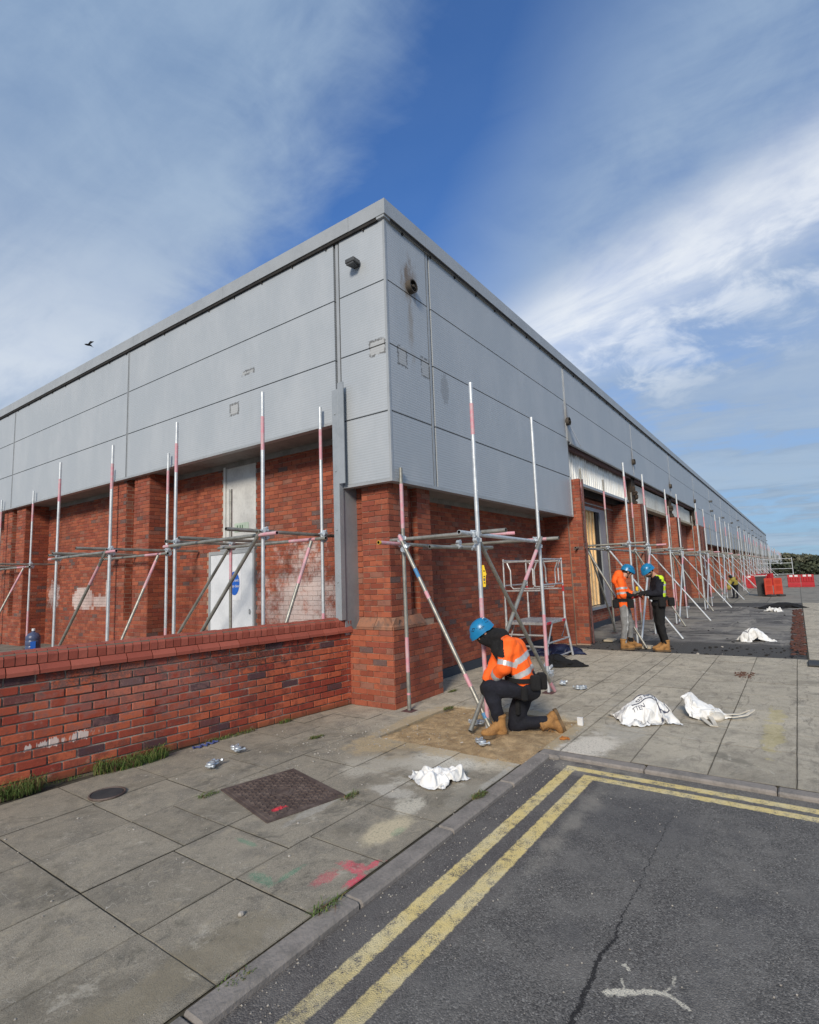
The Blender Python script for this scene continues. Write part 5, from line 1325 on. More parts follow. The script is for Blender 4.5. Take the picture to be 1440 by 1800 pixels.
def boot(parent, ankle, heel, toe, up=(0, 0, 1), s=1.0, label=None):
    ankle, heel, toe = V(ankle), V(heel), V(toe); f = (toe - heel).normalized(); up = (V(up) - f * V(up).dot(f)).normalized(); sd = f.cross(up).normalized()
    M = Matrix((f, sd, up)).transposed(); L = (toe - heel).length
    mb = MB()
    mb.capsule(ankle + up * .06 * s, ankle, .056 * s, .055 * s); mb.capsule(ankle, heel + f * .045 + up * .05, .054 * s, .045 * s)
    mb.sphere(heel + f * L * .70 + up * .045, (L * .34, .050 * s, .042 * s), 16, 10, M); mb.capsule(ankle + f * .02, heel + f * L * .66 + up * .055, .050 * s, .043 * s); mb.sphere(heel + f * .06 + up * .04, (.06, .044 * s, .045), 12, 8, M)
    mb.tube([ankle + up * .075 * s, ankle + up * .10 * s], [.062 * s, .064 * s], 14)
    def cl(p): return 1 if (p - heel).dot(up) < .018 else 0
    # welted sole
    P = [(0, -.036), (.04, -.042), (L * .45, -.036), (L * .75, -.050), (L * .95, -.036), (L * 1.02, 0), (L * .95, .036), (L * .75, .050), (L * .45, .036), (.04, .042), (0, .036), (-.01, 0)]
    MM = Matrix.Translation(heel) @ M.to_4x4()
    o = melt(mb, 'boot', .008, 3, .002, .05, [M_BOOT], parent=parent)
    sm = MB(); sm.prism(P, -.006, .026, M=MM); sub('sole', sm, M_SOLE, o)
    lc = MB()
    for i in range(4):
        q = ankle + f * (.03 + i * .022) + up * (.045 - i * .022); lc.tube([q - sd * .028 + up * .012, q + up * .038 + f * .012, q + sd * .028 + up * .012], .0035, 5)
    sub('lace', lc, M_BOOT, o)
    return o
def torso(mb, pel, belly, chest, shN, shF, neckb, k=1.0):
    pel, belly, chest, shN, shF, neckb = map(V, (pel, belly, chest, shN, shF, neckb))
    ax = (shF - shN).normalized()
    for q in (-1, 0, 1):
        o_ = ax * q * .075 * k
        mb.capsule(pel + o_ * .9, belly + o_, .105 * k, .108 * k); mb.capsule(belly + o_, chest + o_ * 1.15, .108 * k, .112 * k); mb.capsule(chest + o_ * 1.1, neckb * .4 + chest * .6 + o_ * .9, .112 * k, .085 * k)
    mb.capsule(shN, shF, .066 * k, .066 * k); mb.capsule(neckb, shN, .056 * k, .066 * k); mb.capsule(neckb, shF, .056 * k, .066 * k); mb.capsule(chest, neckb, .10 * k, .07 * k)
def body_prims(mb, J, k=.93, handsN=None, handsF=None):
    torso(mb, J['pel'], J['belly'], J['chest'], J['shN'], J['shF'], J['neckb'], .86)
    mb.capsule(J['neckb'], J['head'], .062, .056)
    for s_ in 'NF':
        mb.capsule(J['sh' + s_], J['el' + s_], .052, .042); mb.capsule(J['el' + s_], J['wr' + s_], .042, .028)
        mb.capsule(J['hip' + s_], J['kn' + s_], .085, .058); mb.capsule(J['kn' + s_], J['an' + s_], .056, .038)
        mb.capsule(J['an' + s_], V(J['he' + s_]) * .7 + V(J['toe' + s_]) * .3 + (V(J['an' + s_]) - V(J['he' + s_])).normalized() * .045, .036, .026)
def seg_band(a, b, t0, t1, rad=.2):
    a = V(a); b = V(b); d = b - a; L = d.length; d = d / L
    def f(p):
        t = (p - a).dot(d) / L
        if not t0 <= t <= t1: return False
        return (p - a - d * (t * L)).length < rad
    return f
def orient(c, fwd, up=(0, 0, 1)):
    fwd = V(fwd).normalized(); up = (V(up) - fwd * V(up).dot(fwd)).normalized(); sd = up.cross(fwd).normalized()
    return Matrix((sd, fwd, up)).transposed()
A = V((.5831, -.8116, 0)).normalized()      # towards the right of the picture, along the ground
D = V((.8116, .5831, 0)).normalized()       # away from the camera

def kneeler():
    J = dict(head=(5.149, 2.768, 1.030), neckb=(5.262, 2.612, .950), shN=(5.150, 2.490, .925), elN=(5.085, 2.520, .700), wrN=(5.165, 2.700, .530), shF=(5.400, 2.690, .915), elF=(5.370, 2.760, .640), wrF=(5.262, 2.826, .517),
             chest=(5.297, 2.560, .850), belly=(5.340, 2.490, .650), pel=(5.378, 2.435, .475), hipN=(5.300, 2.395, .455), knN=(5.072, 2.679, .480), anN=(5.118, 2.606, .120), heN=(5.165, 2.555, .006), toeN=(4.985, 2.755, .006),
             hipF=(5.46, 2.466, .430), knF=(5.404, 2.582, .065), anF=(5.533, 2.263, .095), heF=(5.600, 2.205, .215), toeF=(5.640, 2.125, -.01))
    J = {k: V(v) for k, v in J.items()}
    T = thing('person', (5.3, 2.5, 0), 'kneeling worker in blue helmet, orange high-visibility jacket, navy trousers and tan boots', 'person')
    fwd = (-A * .80 + V((0, 0, -.58))).normalized()
    mb = MB(); body_prims(mb, J); hc, HM, s = head_prims(mb, J['head'], fwd, (0, 0, 1))
    hand_prims(mb, J['wrN'], (-A * .3 + D * .8 + V((0, 0, -.5))), V((0, 0, 1)), .6); hand_prims(mb, J['wrF'], (-A * .5 + V((0, 0, -.7))), V((0, 0, 1)), .7)
    melt(mb, 'body', .009, 2, mats=[M_SKIN], parent=T)
    for q, dd_ in (('N', (-A * .3 + D * .8 + V((0, 0, -.5)))), ('F', (-A * .5 + V((0, 0, -.7))))):
        mb = MB(); hand_prims(mb, J['wr' + q], dd_, V((0, 0, 1)), .65, 1.1); mb.capsule(J['wr' + q] * .8 + J['el' + q] * .2, J['wr' + q], .042, .036); melt(mb, 'glove', .007, 1, mats=[M_BLACK], parent=T)
    face_details(T, hc, HM, s, hair=True)
    # snood and hood, black
    mb = MB(); mb.capsule(J['neckb'] + V((0, 0, .03)), J['head'] + A * .03 + V((0, 0, -.03)), .085, .092); mb.capsule(J['neckb'], J['chest'] * .4 + J['neckb'] * .6, .09, .10); mb.capsule(J['head'] - A * .0 + V((0, 0, -.05)), J['neckb'] - A * .08 + V((0, 0, -.02)), .078, .08)
    mb.capsule(J['neckb'] - A * .07, J['chest'] - A * .09 - D * .03, .08, .095); mb.capsule(J['chest'] - A * .09 - D * .05, J['belly'] - A * .06 - D * .04, .095, .085)
    melt(mb, 'undershirt', .010, 3, .006, .07, [M_BLACK], parent=T)
    # jacket
    mb = MB(); torso(mb, J['pel'] * .75 + J['belly'] * .25, J['belly'], J['chest'], J['shN'], J['shF'], J['neckb'], 1.10)
    for q in 'NF': mb.capsule(J['sh' + q], J['el' + q], .085, .078); mb.capsule(J['el' + q], J['wr' + q] * .82 + J['el' + q] * .18, .078, .060)
    mb.capsule(J['chest'] + A * .06, J['belly'] + A * .05, .13, .12)
    B_ = J['belly']; C_ = J['chest']; P_ = J['pel']
    spine = seg_band(P_, J['neckb'], .24, .345, .35); spine2 = seg_band(P_, J['neckb'], .50, .61, .35)
    ar1 = seg_band(J['shN'], J['elN'], .72, .93, .13); ar2 = seg_band(J['elN'], J['wrN'], .40, .66, .13); hem = seg_band(P_, J['neckb'], -.2, .12, .35)
    axn = (J['shF'] - J['shN']).normalized()
    def sd_(p, a, b):
        t = max(0, min(1, (p - a).dot(b - a) / (b - a).length_squared)); return (p - a - (b - a) * t).length
    def cl(p):
        inarm = (p - (J['shN'] + J['elN']) / 2).dot(axn) < -.02 + 0 and (p - C_).dot(axn) < -.17
        if ar1(p) and p.z < .80 and (p - J['elN']).length < .17 and (p - C_).dot(axn) < -.10: return 1
        if ar2(p) and (p - C_).dot(axn) < -.03: return 1
        q = (p - C_).dot(A)
        slant = (p - C_).dot(A) * .0
        if min(sd_(p, J['shN'], J['elN']), sd_(p, J['elN'], J['wrN'])) > .096 and (p - C_).dot(A) > -.09:
            if spine(p) or spine2(p): return 1
        # black front yoke
        if (p - C_).dot(A) < -.085 and p.z > .80 and (p - J['shN']).length > .05: return 2
        return 0
    melt(mb, 'jacket', .0085, 2, .022, .085, [M_ORANGE, M_REFL, M_BLACK], cl, T)
    # trousers
    mb = MB()
    for q in 'NF':
        mb.capsule(J['hip' + q], J['kn' + q], .108, .084); mb.capsule(J['kn' + q], J['an' + q] * .93 + J['kn' + q] * .07, .083, .060)
    mb.capsule(J['hipN'], J['hipF'], .115, .115); mb.capsule(J['pel'], J['pel'] + V((0, 0, .07)), .135, .13); mb.capsule(J['hipN'], J['pel'] + V((0, 0, .03)), .11, .13); mb.sphere(J['hipF'] + A * .03 - V((0, 0, .02)), .12); mb.sphere(J['hipN'] + A * .05, .11)
    melt(mb, 'trousers', .0095, 2, .020, .095, [M_NAVY], parent=T)
    # belt and pouches
    mb = MB(); u = (J['belly'] - J['pel']).normalized(); c0 = J['pel'] + u * .085
    for i in range(20):
        a0 = 2 * PI * i / 20; a1 = 2 * PI * (i + 1) / 20
        e1 = A; e2 = D
        mb.box((-.034, -.006, -.022), (.034, .006, .022), M=Matrix.Translation(c0 + e1 * .165 * math.cos(a0) + e2 * .205 * math.sin(a0)) @ Matrix.Rotation(math.atan2((e1 * .165 * -math.sin(a0) + e2 * .205 * math.cos(a0)).y, (e1 * .165 * -math.sin(a0) + e2 * .205 * math.cos(a0)).x), 4, 'Z'))
    mb.build('belt', M_BLACK, T)
    for off, sz in ((A * .10 - D * .20 + V((0, 0, -.02)), (.05, .03, .075)), (A * .20 - D * .06 + V((0, 0, -.03)), (.045, .06, .08)), (-A * .02 - D * .21 + V((0, 0, -.12)), (.03, .03, .07))):
        mb = MB(); mb.bbox(tuple(-q for q in sz), sz, .015, M=Matrix.Translation(c0 + off) @ Matrix.Rotation(math.atan2(A.y, A.x) + rb(-.1, .1), 4, 'Z')); mb.build('tool_pouch', M_BLACK, T)
    mb = MB(); mb.bbox((-.028, -.02, -.12), (.028, .02, .12), .01, M=Matrix.Translation((5.33, 2.50, .30)) @ Matrix.Rotation(.1, 4, 'Y')); mb.build('tool_pouch', M_BLACK, T)
    boot(T, J['anN'], J['heN'], J['toeN'])
    boot(T, J['anF'], J['heF'], J['toeF'], up=(-A * .9 + V((0, 0, .3))))
    helmet(T, hc + HM @ V((0, .002, .032)), HM, .93)
kneeler()

def sdist(p, a, b):
    t = max(0, min(1, (p - a).dot(b - a) / (b - a).length_squared)); return (p - a - (b - a) * t).length
def stander(J, label, facing, palette, loc, headfwd, band=False):
    J = {k: V(v) for k, v in J.items()}
    T = thing('person', loc, label, 'person')
    mb = MB(); body_prims(mb, J); hc, HM, s = head_prims(mb, J['head'], headfwd, (0, 0, 1), 1.0)
    for q, n_ in (('N', V((0, 0, 1))), ('F', V((0, 0, 1)))): hand_prims(mb, J['wr' + q], facing + V((0, 0, .05)), n_, .5, .9)
    melt(mb, 'body', .010, 2, mats=[M_SKIN], parent=T)
    face_details(T, hc, HM, s, True, beard=palette.get('beard', False))
    mb = MB(); torso(mb, J['pel'], J['belly'], J['chest'], J['shN'], J['shF'], J['neckb'], palette.get('bulk', 1.05))
    for q in 'NF': mb.capsule(J['sh' + q], J['el' + q], .080, .070); mb.capsule(J['el' + q], J['wr' + q] * .9 + J['el' + q] * .1, .068, .048)
    if palette.get('hood'):
        mb.capsule(J['neckb'] - facing * .06 + V((0, 0, .08)), J['neckb'] - facing * .13 - V((0, 0, .03)), .10, .095); mb.capsule(J['shN'] + V((0, 0, .04)), J['neckb'] + V((0, 0, .05)) - facing * .05, .05, .08); mb.capsule(J['shF'] + V((0, 0, .03)), J['neckb'] + V((0, 0, .05)) - facing * .05, .05, .08)
    melt(mb, 'jacket', .011, 2, .015, .075, palette['jm'], palette['jc'](J), T)
    mb = MB()
    for q in 'NF':
        mb.capsule(J['hip' + q], J['kn' + q], .100, .076); mb.capsule(J['kn' + q], J['an' + q] * .93 + J['kn' + q] * .07, .074, .056)
    mb.capsule(J['hipN'], J['hipF'], .105, .105); mb.capsule(J['pel'], J['pel'] + V((0, 0, .06)), .13, .125)
    melt(mb, 'trousers', .011, 2, .014, .08, palette['tm'], palette.get('tc', lambda J: None)(J), T)
    mb = MB(); c0 = J['pel'] + V((0, 0, .10)); yaw = math.atan2((J['shF'] - J['shN']).y, (J['shF'] - J['shN']).x)
    for i in range(24):
        a0 = 2 * PI * i / 24
        e1 = V((math.cos(yaw), math.sin(yaw), 0)); e2 = V((-math.sin(yaw), math.cos(yaw), 0)); t = (e1 * .215 * -math.sin(a0) + e2 * .165 * math.cos(a0))
        mb.box((-.034, -.008, -.03), (.034, .008, .03), M=Matrix.Translation(c0 + e1 * .215 * math.cos(a0) + e2 * .165 * math.sin(a0)) @ Matrix.Rotation(math.atan2(t.y, t.x), 4, 'Z'))
    mb.build('belt', M_BLACK, T)
    for off in (-facing * .2 - D * .1, facing * .05 - D * .24):
        mb = MB(); mb.bbox((-.06, -.04, -.10), (.06, .04, .07), .015, M=Matrix.Translation(c0 + off + V((0, 0, -.06))) @ Matrix.Rotation(math.atan2(facing.y, facing.x), 4, 'Z')); mb.build('tool_pouch', M_BLACK, T)
    for q in 'NF':
        boot(T, J['an' + q], J['he' + q], J['toe' + q], s=1.05)
        mb = MB(); hand_prims(mb, J['wr' + q], facing + V((0, 0, .05)), V((0, 0, 1)), .5, 1.08); mb.capsule(J['wr' + q] - facing * .06, J['wr' + q] + facing * .03, .055, .044)
        melt(mb, 'glove', .007, 1, mats=[palette['g' + q]], parent=T)
    helmet(T, hc + HM @ V((0, .002, .034)), HM, .97)
    return T
dz = V((0, 0, 0))
def mk(d): return {k: V(v) for k, v in d.items()}
MJ = mk(dict(head=(11.865, 2.906, 1.575), neckb=(11.785, 3.01, 1.44), shN=(11.625, 3.00, 1.39), elN=(11.60, 2.965, 1.11), wrN=(11.769, 2.78, 1.07), shF=(11.915, 3.10, 1.39), elF=(11.98, 2.96, 1.13), wrF=(12.00, 2.77, 1.12),
             chest=(11.775, 3.05, 1.29), belly=(11.793, 3.02, 1.05), pel=(11.80, 3.02, .905), hipN=(11.72, 3.00, .87), knN=(11.70, 2.995, .50), anN=(11.66, 3.05, .115), heN=(11.63, 3.10, .0), toeN=(11.80, 2.87, .0),
             hipF=(11.89, 3.02, .87), knF=(11.94, 2.96, .49), anF=(11.96, 2.98, .115), heF=(11.94, 3.03, 0), toeF=(12.08, 2.79, 0)))
def jc_orange(J):
    a1 = seg_band(J['shN'], J['elN'], .45, .60, .14); a2 = seg_band(J['shN'], J['elN'], .80, .95, .14); t1 = seg_band(J['pel'], J['neckb'], .12, .22, .4); fa = seg_band(J['elN'], J['wrN'], .05, 1.2, .12)
    ax = (J['shF'] - J['shN']).normalized()
    def f(p):
        if fa(p) and p.z < 1.17 and (p - J['elN']).dot(A) > .05: return 2
        if a1(p) or a2(p): 
            if (p - J['chest']).dot(ax) < -.11: return 1
        if t1(p): return 1
        return 0
    return f
def tc_grey(J):
    def f(p):
        ax = V((0, 0, 0)); c = J['hipN'] + (J['knN'] - J['hipN']) * .5
        # light side stripe on the near leg
        if p.z < J['hipN'].z:
            t = (J['hipN'].z - p.z) / (J['hipN'].z - J['anN'].z); ctr = J['hipN'].lerp(J['knN'], min(1, t * 2)) if t < .5 else J['knN'].lerp(J['anN'], (t - .5) * 2)
            if (p - ctr).dot(D) < -.03 and .018 < (p - ctr).dot(A) < .045: return 1
        if p.z < .22: return 2
        return 0
    return f
stander(MJ, 'standing worker in orange high-visibility hoodie, grey trousers and blue helmet facing his workmate', A, dict(jm=[M_ORANGE, M_REFL, M_BLACK], jc=jc_orange, tm=[M_JOG, M_REFL, M_BLACK], tc=tc_grey, gN=M_REDG, gF=M_GREYG, hood=True, bulk=1.12),
        (11.8, 3.0, 0), (A * .9 + V((0, 0, -.42)) - D * .05))
NJ = mk(dict(head=(11.755, 2.475, 1.575), neckb=(11.84, 2.37, 1.46), shN=(11.70, 2.26, 1.405), elN=(11.66, 2.29, 1.135), wrN=(11.64, 2.50, 1.12), shF=(11.97, 2.42, 1.405), elF=(11.94, 2.46, 1.14), wrF=(11.74, 2.62, 1.13),
             chest=(11.85, 2.325, 1.30), belly=(11.83, 2.34, 1.07), pel=(11.83, 2.34, .93), hipN=(11.75, 2.30, .90), knN=(11.72, 2.32, .52), anN=(11.745, 2.25, .115), heN=(11.775, 2.20, 0), toeN=(11.61, 2.44, 0),
             hipF=(11.91, 2.40, .90), knF=(11.89, 2.40, .52), anF=(11.915, 2.33, .115), heF=(11.945, 2.29, 0), toeF=(11.78, 2.52, 0)))
N2 = stander(NJ, 'standing worker in black clothes, yellow high-visibility vest and blue helmet looking down', -A, dict(jm=[M_NAVY, M_YELLOWV, M_REFL], jc=lambda J: (lambda p: (2 if (1.13 < p.z < 1.18 or 1.27 < p.z < 1.31) else 1) if (((p - J['chest']).dot(A) > -.01 and p.z > 1.04 and min(sdist(p, J['shN'], J['elN']), sdist(p, J['shF'], J['elF'])) > .076) or (p.z > 1.41 and (p - J['chest']).dot(A) > -.07) or (p.z > 1.36 and abs((p - J['chest']).dot(A)) < .035 and (p - J['shN']).length > .06)) else 0),
        tm=[M_BLACK], gN=M_BLACK, gF=M_BLACK, bulk=1.0, beard=True), (11.8, 2.3, 0), (-A * .8 + V((0, 0, -.58)) - D * .08))
# yellow tape in the first standing worker's hand
mb = MB(); mb.bbox((11.98, 2.755, 1.17), (12.04, 2.80, 1.26), .012); mb.tube([(12.0, 2.77, 1.17), (11.98, 2.79, 1.10)], .012, 8)
tag(mb.build('tape_measure', M_LEVEL), 'yellow tape measure held up between the two standing workers', 'tape measure')
# distant worker bending by the wall
def far_person():
    T = thing('person', (30.7, 2.6, 0), 'distant worker in dark clothes bending by the scaffold with a yellow vest', 'person')
    mb = MB(); mb.capsule((30.7, 2.55, .9), (30.55, 2.6, 1.25), .17, .17); mb.capsule((30.7, 2.5, .9), (30.7, 2.5, .1), .09, .06); mb.capsule((30.75, 2.68, .9), (30.8, 2.7, .1), .09, .06); mb.sphere((30.42, 2.75, 1.45), .11)
    mb.capsule((30.55, 2.6, 1.25), (30.45, 2.72, 1.4), .10, .07); mb.capsule((30.5, 2.5, 1.25), (30.4, 2.75, .85), .06, .04); mb.capsule((30.7, 2.5, .06), (30.5, 2.6, .05), .05, .04); mb.capsule((30.8, 2.7, .06), (30.6, 2.8, .05), .05, .04)
    melt(mb, 'body', .03, 2, mats=[M_NAVY], parent=T)
    mb = MB(); mb.capsule((30.66, 2.56, 1.0), (30.55, 2.62, 1.25), .185, .185); mb.capsule((30.5, 2.9, .7), (30.5, 2.8, 1.1), .15, .12); melt(mb, 'vest', .03, 2, mats=[grimy('dull_yellow_cloth', (.34, .28, .05), (.22, .18, .04), .7)], parent=T)
    T.scale = (.8, .8, .74)
far_person()

# ================================================================= podium steps
def podium():
    T = thing('podium_platform', (9.9, 3.9, 0), 'folding aluminium podium platform with guard rails and red tags beside the recessed brick wall', 'podium steps')
    # local box corners
    def P(x, y, z): return (x, y, z)
    x0, x1, y0, y1 = 9.40, 10.45, 3.80, 4.55
    zt, zp = 1.90, .68
    def rail(pts, r=.018, name='guard_rail', m_=M_ALU): mb = MB(); mb.tube(pts, r, 8); return mb.build(name, m_, T, True)
    for (x, y, dx, dy) in ((x0, y0, -.05, -.05), (x1, y0, .08, -.08), (x0, y1, -.05, .03), (x1, y1, .05, .03)):
        rail([(x + dx, y + dy, 0.01), (x, y, zp + .05), (x, y, zp + .35)], .024, 'leg'); rail([(x, y, zp + .3), (x, y, zt)], .017, 'guard_post')
        mb = MB(); mb.tube([(x, y, 1.25), (x, y, 1.36)], .026, 8); mb.build('post_tag', mat('red_tag', color=(.40, .02, .03)), T, True)
    for y in (y0, y1): rail([(x0, y, zt - .03), (x1, y, zt - .03)]); rail([(x0, y, zt - .5), (x1, y, zt - .5)], .016)
    for x in (x0, x1): rail([(x, y0, zt - .06), (x, y1, zt - .06)]); rail([(x, y0, 1.30), (x, y1, 1.30)], .016)
    # inner hoops of the gates
    for (x, ya, yb) in ((x0, y0 + .08, y1 - .08), (x1, y0 + .08, y1 - .08)): rail([(x, ya, zt - .08), (x, ya + .06, zt - .22), (x, ya + .06, 1.38), (x, ya + .11, 1.34), (x, yb - .11, 1.34), (x, yb - .06, 1.38), (x, yb - .06, zt - .22), (x, yb, zt - .08)], .015, 'gate_hoop')
    for (y, xa, xb) in ((y0, x0 + .1, x1 - .1),): rail([(xa, y, zt - .05), (xa + .1, y, zt - .20), (xa + .1, y, 1.45), (xa + .17, y, 1.40), (xb - .17, y, 1.40), (xb - .1, y, 1.45), (xb - .1, y, zt - .20), (xb, y, zt - .05)], .015, 'gate_hoop')
    mb = MB(); mb.bbox((x0 - .02, y0 - .02, zp), (x1 + .02, y1 + .02, zp + .05), .006)
    for i in range(12): mb.box((x0, y0 + .02 + i * .058, zp + .0502), (x1, y0 + .045 + i * .058, zp + .055))
    dk = mb.build('platform_deck', M_ALU, T)
    mb = MB(); mb.box((x0 + .06, y0 - .027, zp + .003), (x0 + .26, y0 - .0205, zp + .047)); mb.box((x1 - .2, y0 - .027, zp + .003), (x1 - .05, y0 - .0205, zp + .047)); l = sub('deck_label', mb, mat('red_label', color=(.6, .03, .06)), dk)
    for z in (.30, .5): rail([(x0 - .03, y0 - .02, z), (x0 - .03, y1, z)], .018, 'rung'); 
    for z in (.08, .36): rail([(x0 - .04, y0 - .04, z), (x1 + .05, y0 - .05, z)], .016, 'rung'); rail([(x0 - .04, y1, z), (x1 + .05, y1, z)], .016, 'rung')
    rail([(x1, y0, .62), (x1 - .22, y0 + .0, .40), (x1 - .02, y0 - .03, .36)], .014, 'brace'); rail([(x0, y0 - .03, .30), (x0 + .35, y0, zp)], .016, 'brace'); rail([(x0, y1, .20), (x0 + .35, y1, zp)], .016, 'brace')
podium()

# ================================================================= smaller things
def on_surface(host, pts2, lift=.006):
    """lay a strip or glyph on top of a heap by casting rays down in its own space"""
    out = []
    for x, y in pts2:
        hit, loc, nn, idx = host.ray_cast(V((x, y, 2)), V((0, 0, -1)))
        out.append(V((x, y, (loc.z if hit else 0) + lift)))
    return out
bpy.context.view_layer.update()
def print_text(host, txt, size, ox, oy, rot, name='printed_text'):
    tx = bpy.data.curves.new('t', 'FONT'); tx.body = txt; tx.size = size; tx.resolution_u = 2
    to = bpy.data.objects.new('tmp', tx); COL.objects.link(to); bpy.context.view_layer.update()
    me = bpy.data.meshes.new_from_object(to.evaluated_get(bpy.context.evaluated_depsgraph_get())); bpy.data.objects.remove(to)
    import bmesh
    bm = bmesh.new(); bm.from_mesh(me); bmesh.ops.triangulate(bm, faces=bm.faces); bmesh.ops.subdivide_edges(bm, edges=[e for e in bm.edges if e.calc_length() > size * .15], cuts=2); bmesh.ops.triangulate(bm, faces=bm.faces); bmesh.ops.transform(bm, matrix=Matrix.Translation((ox, oy, 0)) @ Matrix.Rotation(rot, 4, 'Z'), verts=bm.verts)
    ps = on_surface(host, [(v.co.x, v.co.y) for v in bm.verts], .007)
    for v, p in zip(bm.verts, ps): v.co = p
    bm.to_mesh(me); bm.free(); me.materials.clear(); me.materials.append(M_INK)
    o = bpy.data.objects.new(name, me); COL.objects.link(o); o.parent = host
def print_line(host, a, b, w=.008, name='printed_line'):
    a = V((*a, 0)); b = V((*b, 0)); d = (b - a).normalized(); n_ = V((-d.y, d.x, 0)) * w; mb = MB(); N_ = 14
    L_ = [a.lerp(b, i / N_) + n_ for i in range(N_ + 1)]; R_ = [a.lerp(b, i / N_) - n_ for i in range(N_ + 1)]
    p = on_surface(host, [(q.x, q.y) for q in L_] + [(q.x, q.y) for q in R_], .006); mb.addv(p)
    for i in range(N_): mb.face((i, i + 1, N_ + 2 + i, N_ + 1 + i))
    o = mb.build(name, M_INK); o.parent = host
def draped(name, k, c, m_, label, cat, sc=(1, 1, 1), turn=0, group=None):
    me0 = SHEETS[k].copy(); me0.transform(Matrix.Diagonal((*sc, 1))); me0.materials.clear(); me0.materials.append(m_)
    for v in me0.vertices: v.co.z = max(.002, v.co.z)
    o = bpy.data.objects.new('raw', me0); COL.objects.link(o)
    md = o.modifiers.new('s', 'SUBSURF'); md.levels = 1; md.render_levels = 1
    bpy.context.view_layer.update(); me = evalmesh(o); bpy.data.objects.remove(o)
    for p in me.polygons: p.use_smooth = True
    o = bpy.data.objects.new(name, me); COL.objects.link(o)
    Rm = Matrix((A, D, V((0, 0, 1)))).transposed(); o.matrix_world = Matrix.Translation(c) @ Rm.to_4x4() @ Matrix.Rotation(turn, 4, 'Z')
    tag(o, label, cat, group); bpy.context.view_layer.update(); return o
def bags():
    G = None
    b1 = draped('rubble_sack', 0, (6.40, 1.50, 0), M_BAG, 'full white rubble sack with dark printed writing and box outlines on the paving', 'sack', (.92, .95, 1.05))
    bpy.context.view_layer.update()
    print_text(b1, 'GS NO', .065, -.10, -.02, .05); print_text(b1, 'TTEN', .055, -.17, -.10, .05); print_text(b1, 'FAKE', .040, -.19, -.16, .05)
    for a, b in (((-.12, .06), (.18, .03)), ((.18, .03), (.22, -.09)), ((.22, -.09), (.10, -.12)), ((-.16, -.035), (.12, -.03)), ((.12, .035), (.10, -.19)), ((.10, -.19), (-.16, -.185))): print_line(b1, a, b, .0055)
    # open carrier bag with handles
    T = draped('carrier_bag', 1, (6.84, 1.00, 0), M_BAG, 'crumpled white carrier bag with looped cream handles lying on the paving', 'bag')
    def strap(pts, w):
        m = MB(); pts = [V(p) for p in pts]; N_ = len(pts)
        for i, p in enumerate(pts):
            d = (pts[min(i + 1, N_ - 1)] - pts[max(i - 1, 0)]).normalized(); n_ = V((-d.y, d.x, .0)).normalized() * w
            m.addv([p + n_, p - n_, p + n_ - V((0, 0, .008)), p - n_ - V((0, 0, .008))])
        for i in range(N_ - 1):
            a = i * 4; b = a + 4; m.face((a, a + 1, b + 1, b)); m.face((a + 2, b + 2, b + 3, a + 3)); m.face((a, b, b + 2, a + 2)); m.face((a + 1, a + 3, b + 3, b + 1))
        o = m.build('handle', M_BAGC, None, True); o.parent = T; o.matrix_parent_inverse = T.matrix_world.inverted()
    bpy.context.view_layer.update()
    strap([(6.72, .93, .05), (6.64, .90, .045), (6.55, .87, .03), (6.46, .84, .012), (6.44, .88, .02), (6.52, .93, .03), (6.64, .99, .04)], .02)
    strap([(6.86, .92, .09), (6.84, .84, .05), (6.84, .72, .03), (6.92, .60, .05), (7.02, .54, .09), (7.08, .58, .07), (7.02, .68, .03), (6.94, .78, .03), (6.90, .90, .06)], .017)
    m = MB(); m.sphere((6.80, .88, .025), (.14, .09, .05), 20, 10); o = m.build('bag_mouth', M_BAGC, None, True); o.parent = T; o.matrix_parent_inverse = T.matrix_world.inverted()
    draped('plastic_sack', 2, (3.80, 2.50, 0), M_BAG, 'flattened white plastic sack on the flags between manhole and kneeling man', 'sack', (.95, 1.0, 1.25), .35)
    b = draped('rubble_sack', 0, (13.9, .92, -.01), M_BAG, 'white printed rubble sack on the scorched ground beside the red rubble strip', 'sack', (.95, .9, 1.2), PI)
    bpy.context.view_layer.update()
    for a, c in (((-.1, .06), (.18, .08)), ((.18, .08), (.19, -.04)), ((.19, -.04), (.05, -.05)), ((.05, .07), (.05, -.05)), ((-.15, -.01), (.05, 0))): print_line(b, a, c, .007)
    draped('plastic_sack', 2, (22.5, .78, -.01), M_BAG, 'small white sack far back on the scorched slab', 'sack', (1.2, 1.2, 1.6), 2.0)
    draped('black_coat', 1, (9.35, 3.45, 0), M_BLACK, 'black coat dropped on the paving in front of the podium platform', 'coat', (1.5, 1.2, .8))
    draped('navy_coat', 0, (10.65, 4.1, 0), mat('navy_nylon', color=(.012, .018, .055), rough=.5), 'dark blue coat heaped at the foot of the brick pier', 'coat', (1.7, 1.2, .75))
    draped('black_sheet', 0, (24.2, .62, 0), M_BLACK, 'black crumpled sheet behind the far white sack', 'sheet', (2.4, 1.5, .8))
    # white lengths of trunking by the podium
    for i, (a, b) in enumerate((((8.75, 3.62), (9.35, 3.80)), ((8.85, 3.55), (9.45, 3.66)))):
        mb = MB(); mb.tube([(a[0], a[1], .03), (b[0], b[1], .03)], .025, 8)
        tag(mb.build('plastic_pipe', M_WHP, None, True), ['white plastic pipe nearer the recessed wall, under the podium', 'white plastic pipe nearer the kneeling man, under the podium'][i], 'pipe', 'white pipes on the ground')
    # rubber mat at the right edge
    mb = MB(); mb.bbox((10.75, -.42, .004), (11.25, .02, .035), .012); tag(mb.build('rubber_block', M_BLKMAT), 'flat black rubber sign foot at the right edge of the paving', 'rubber block')
bags()
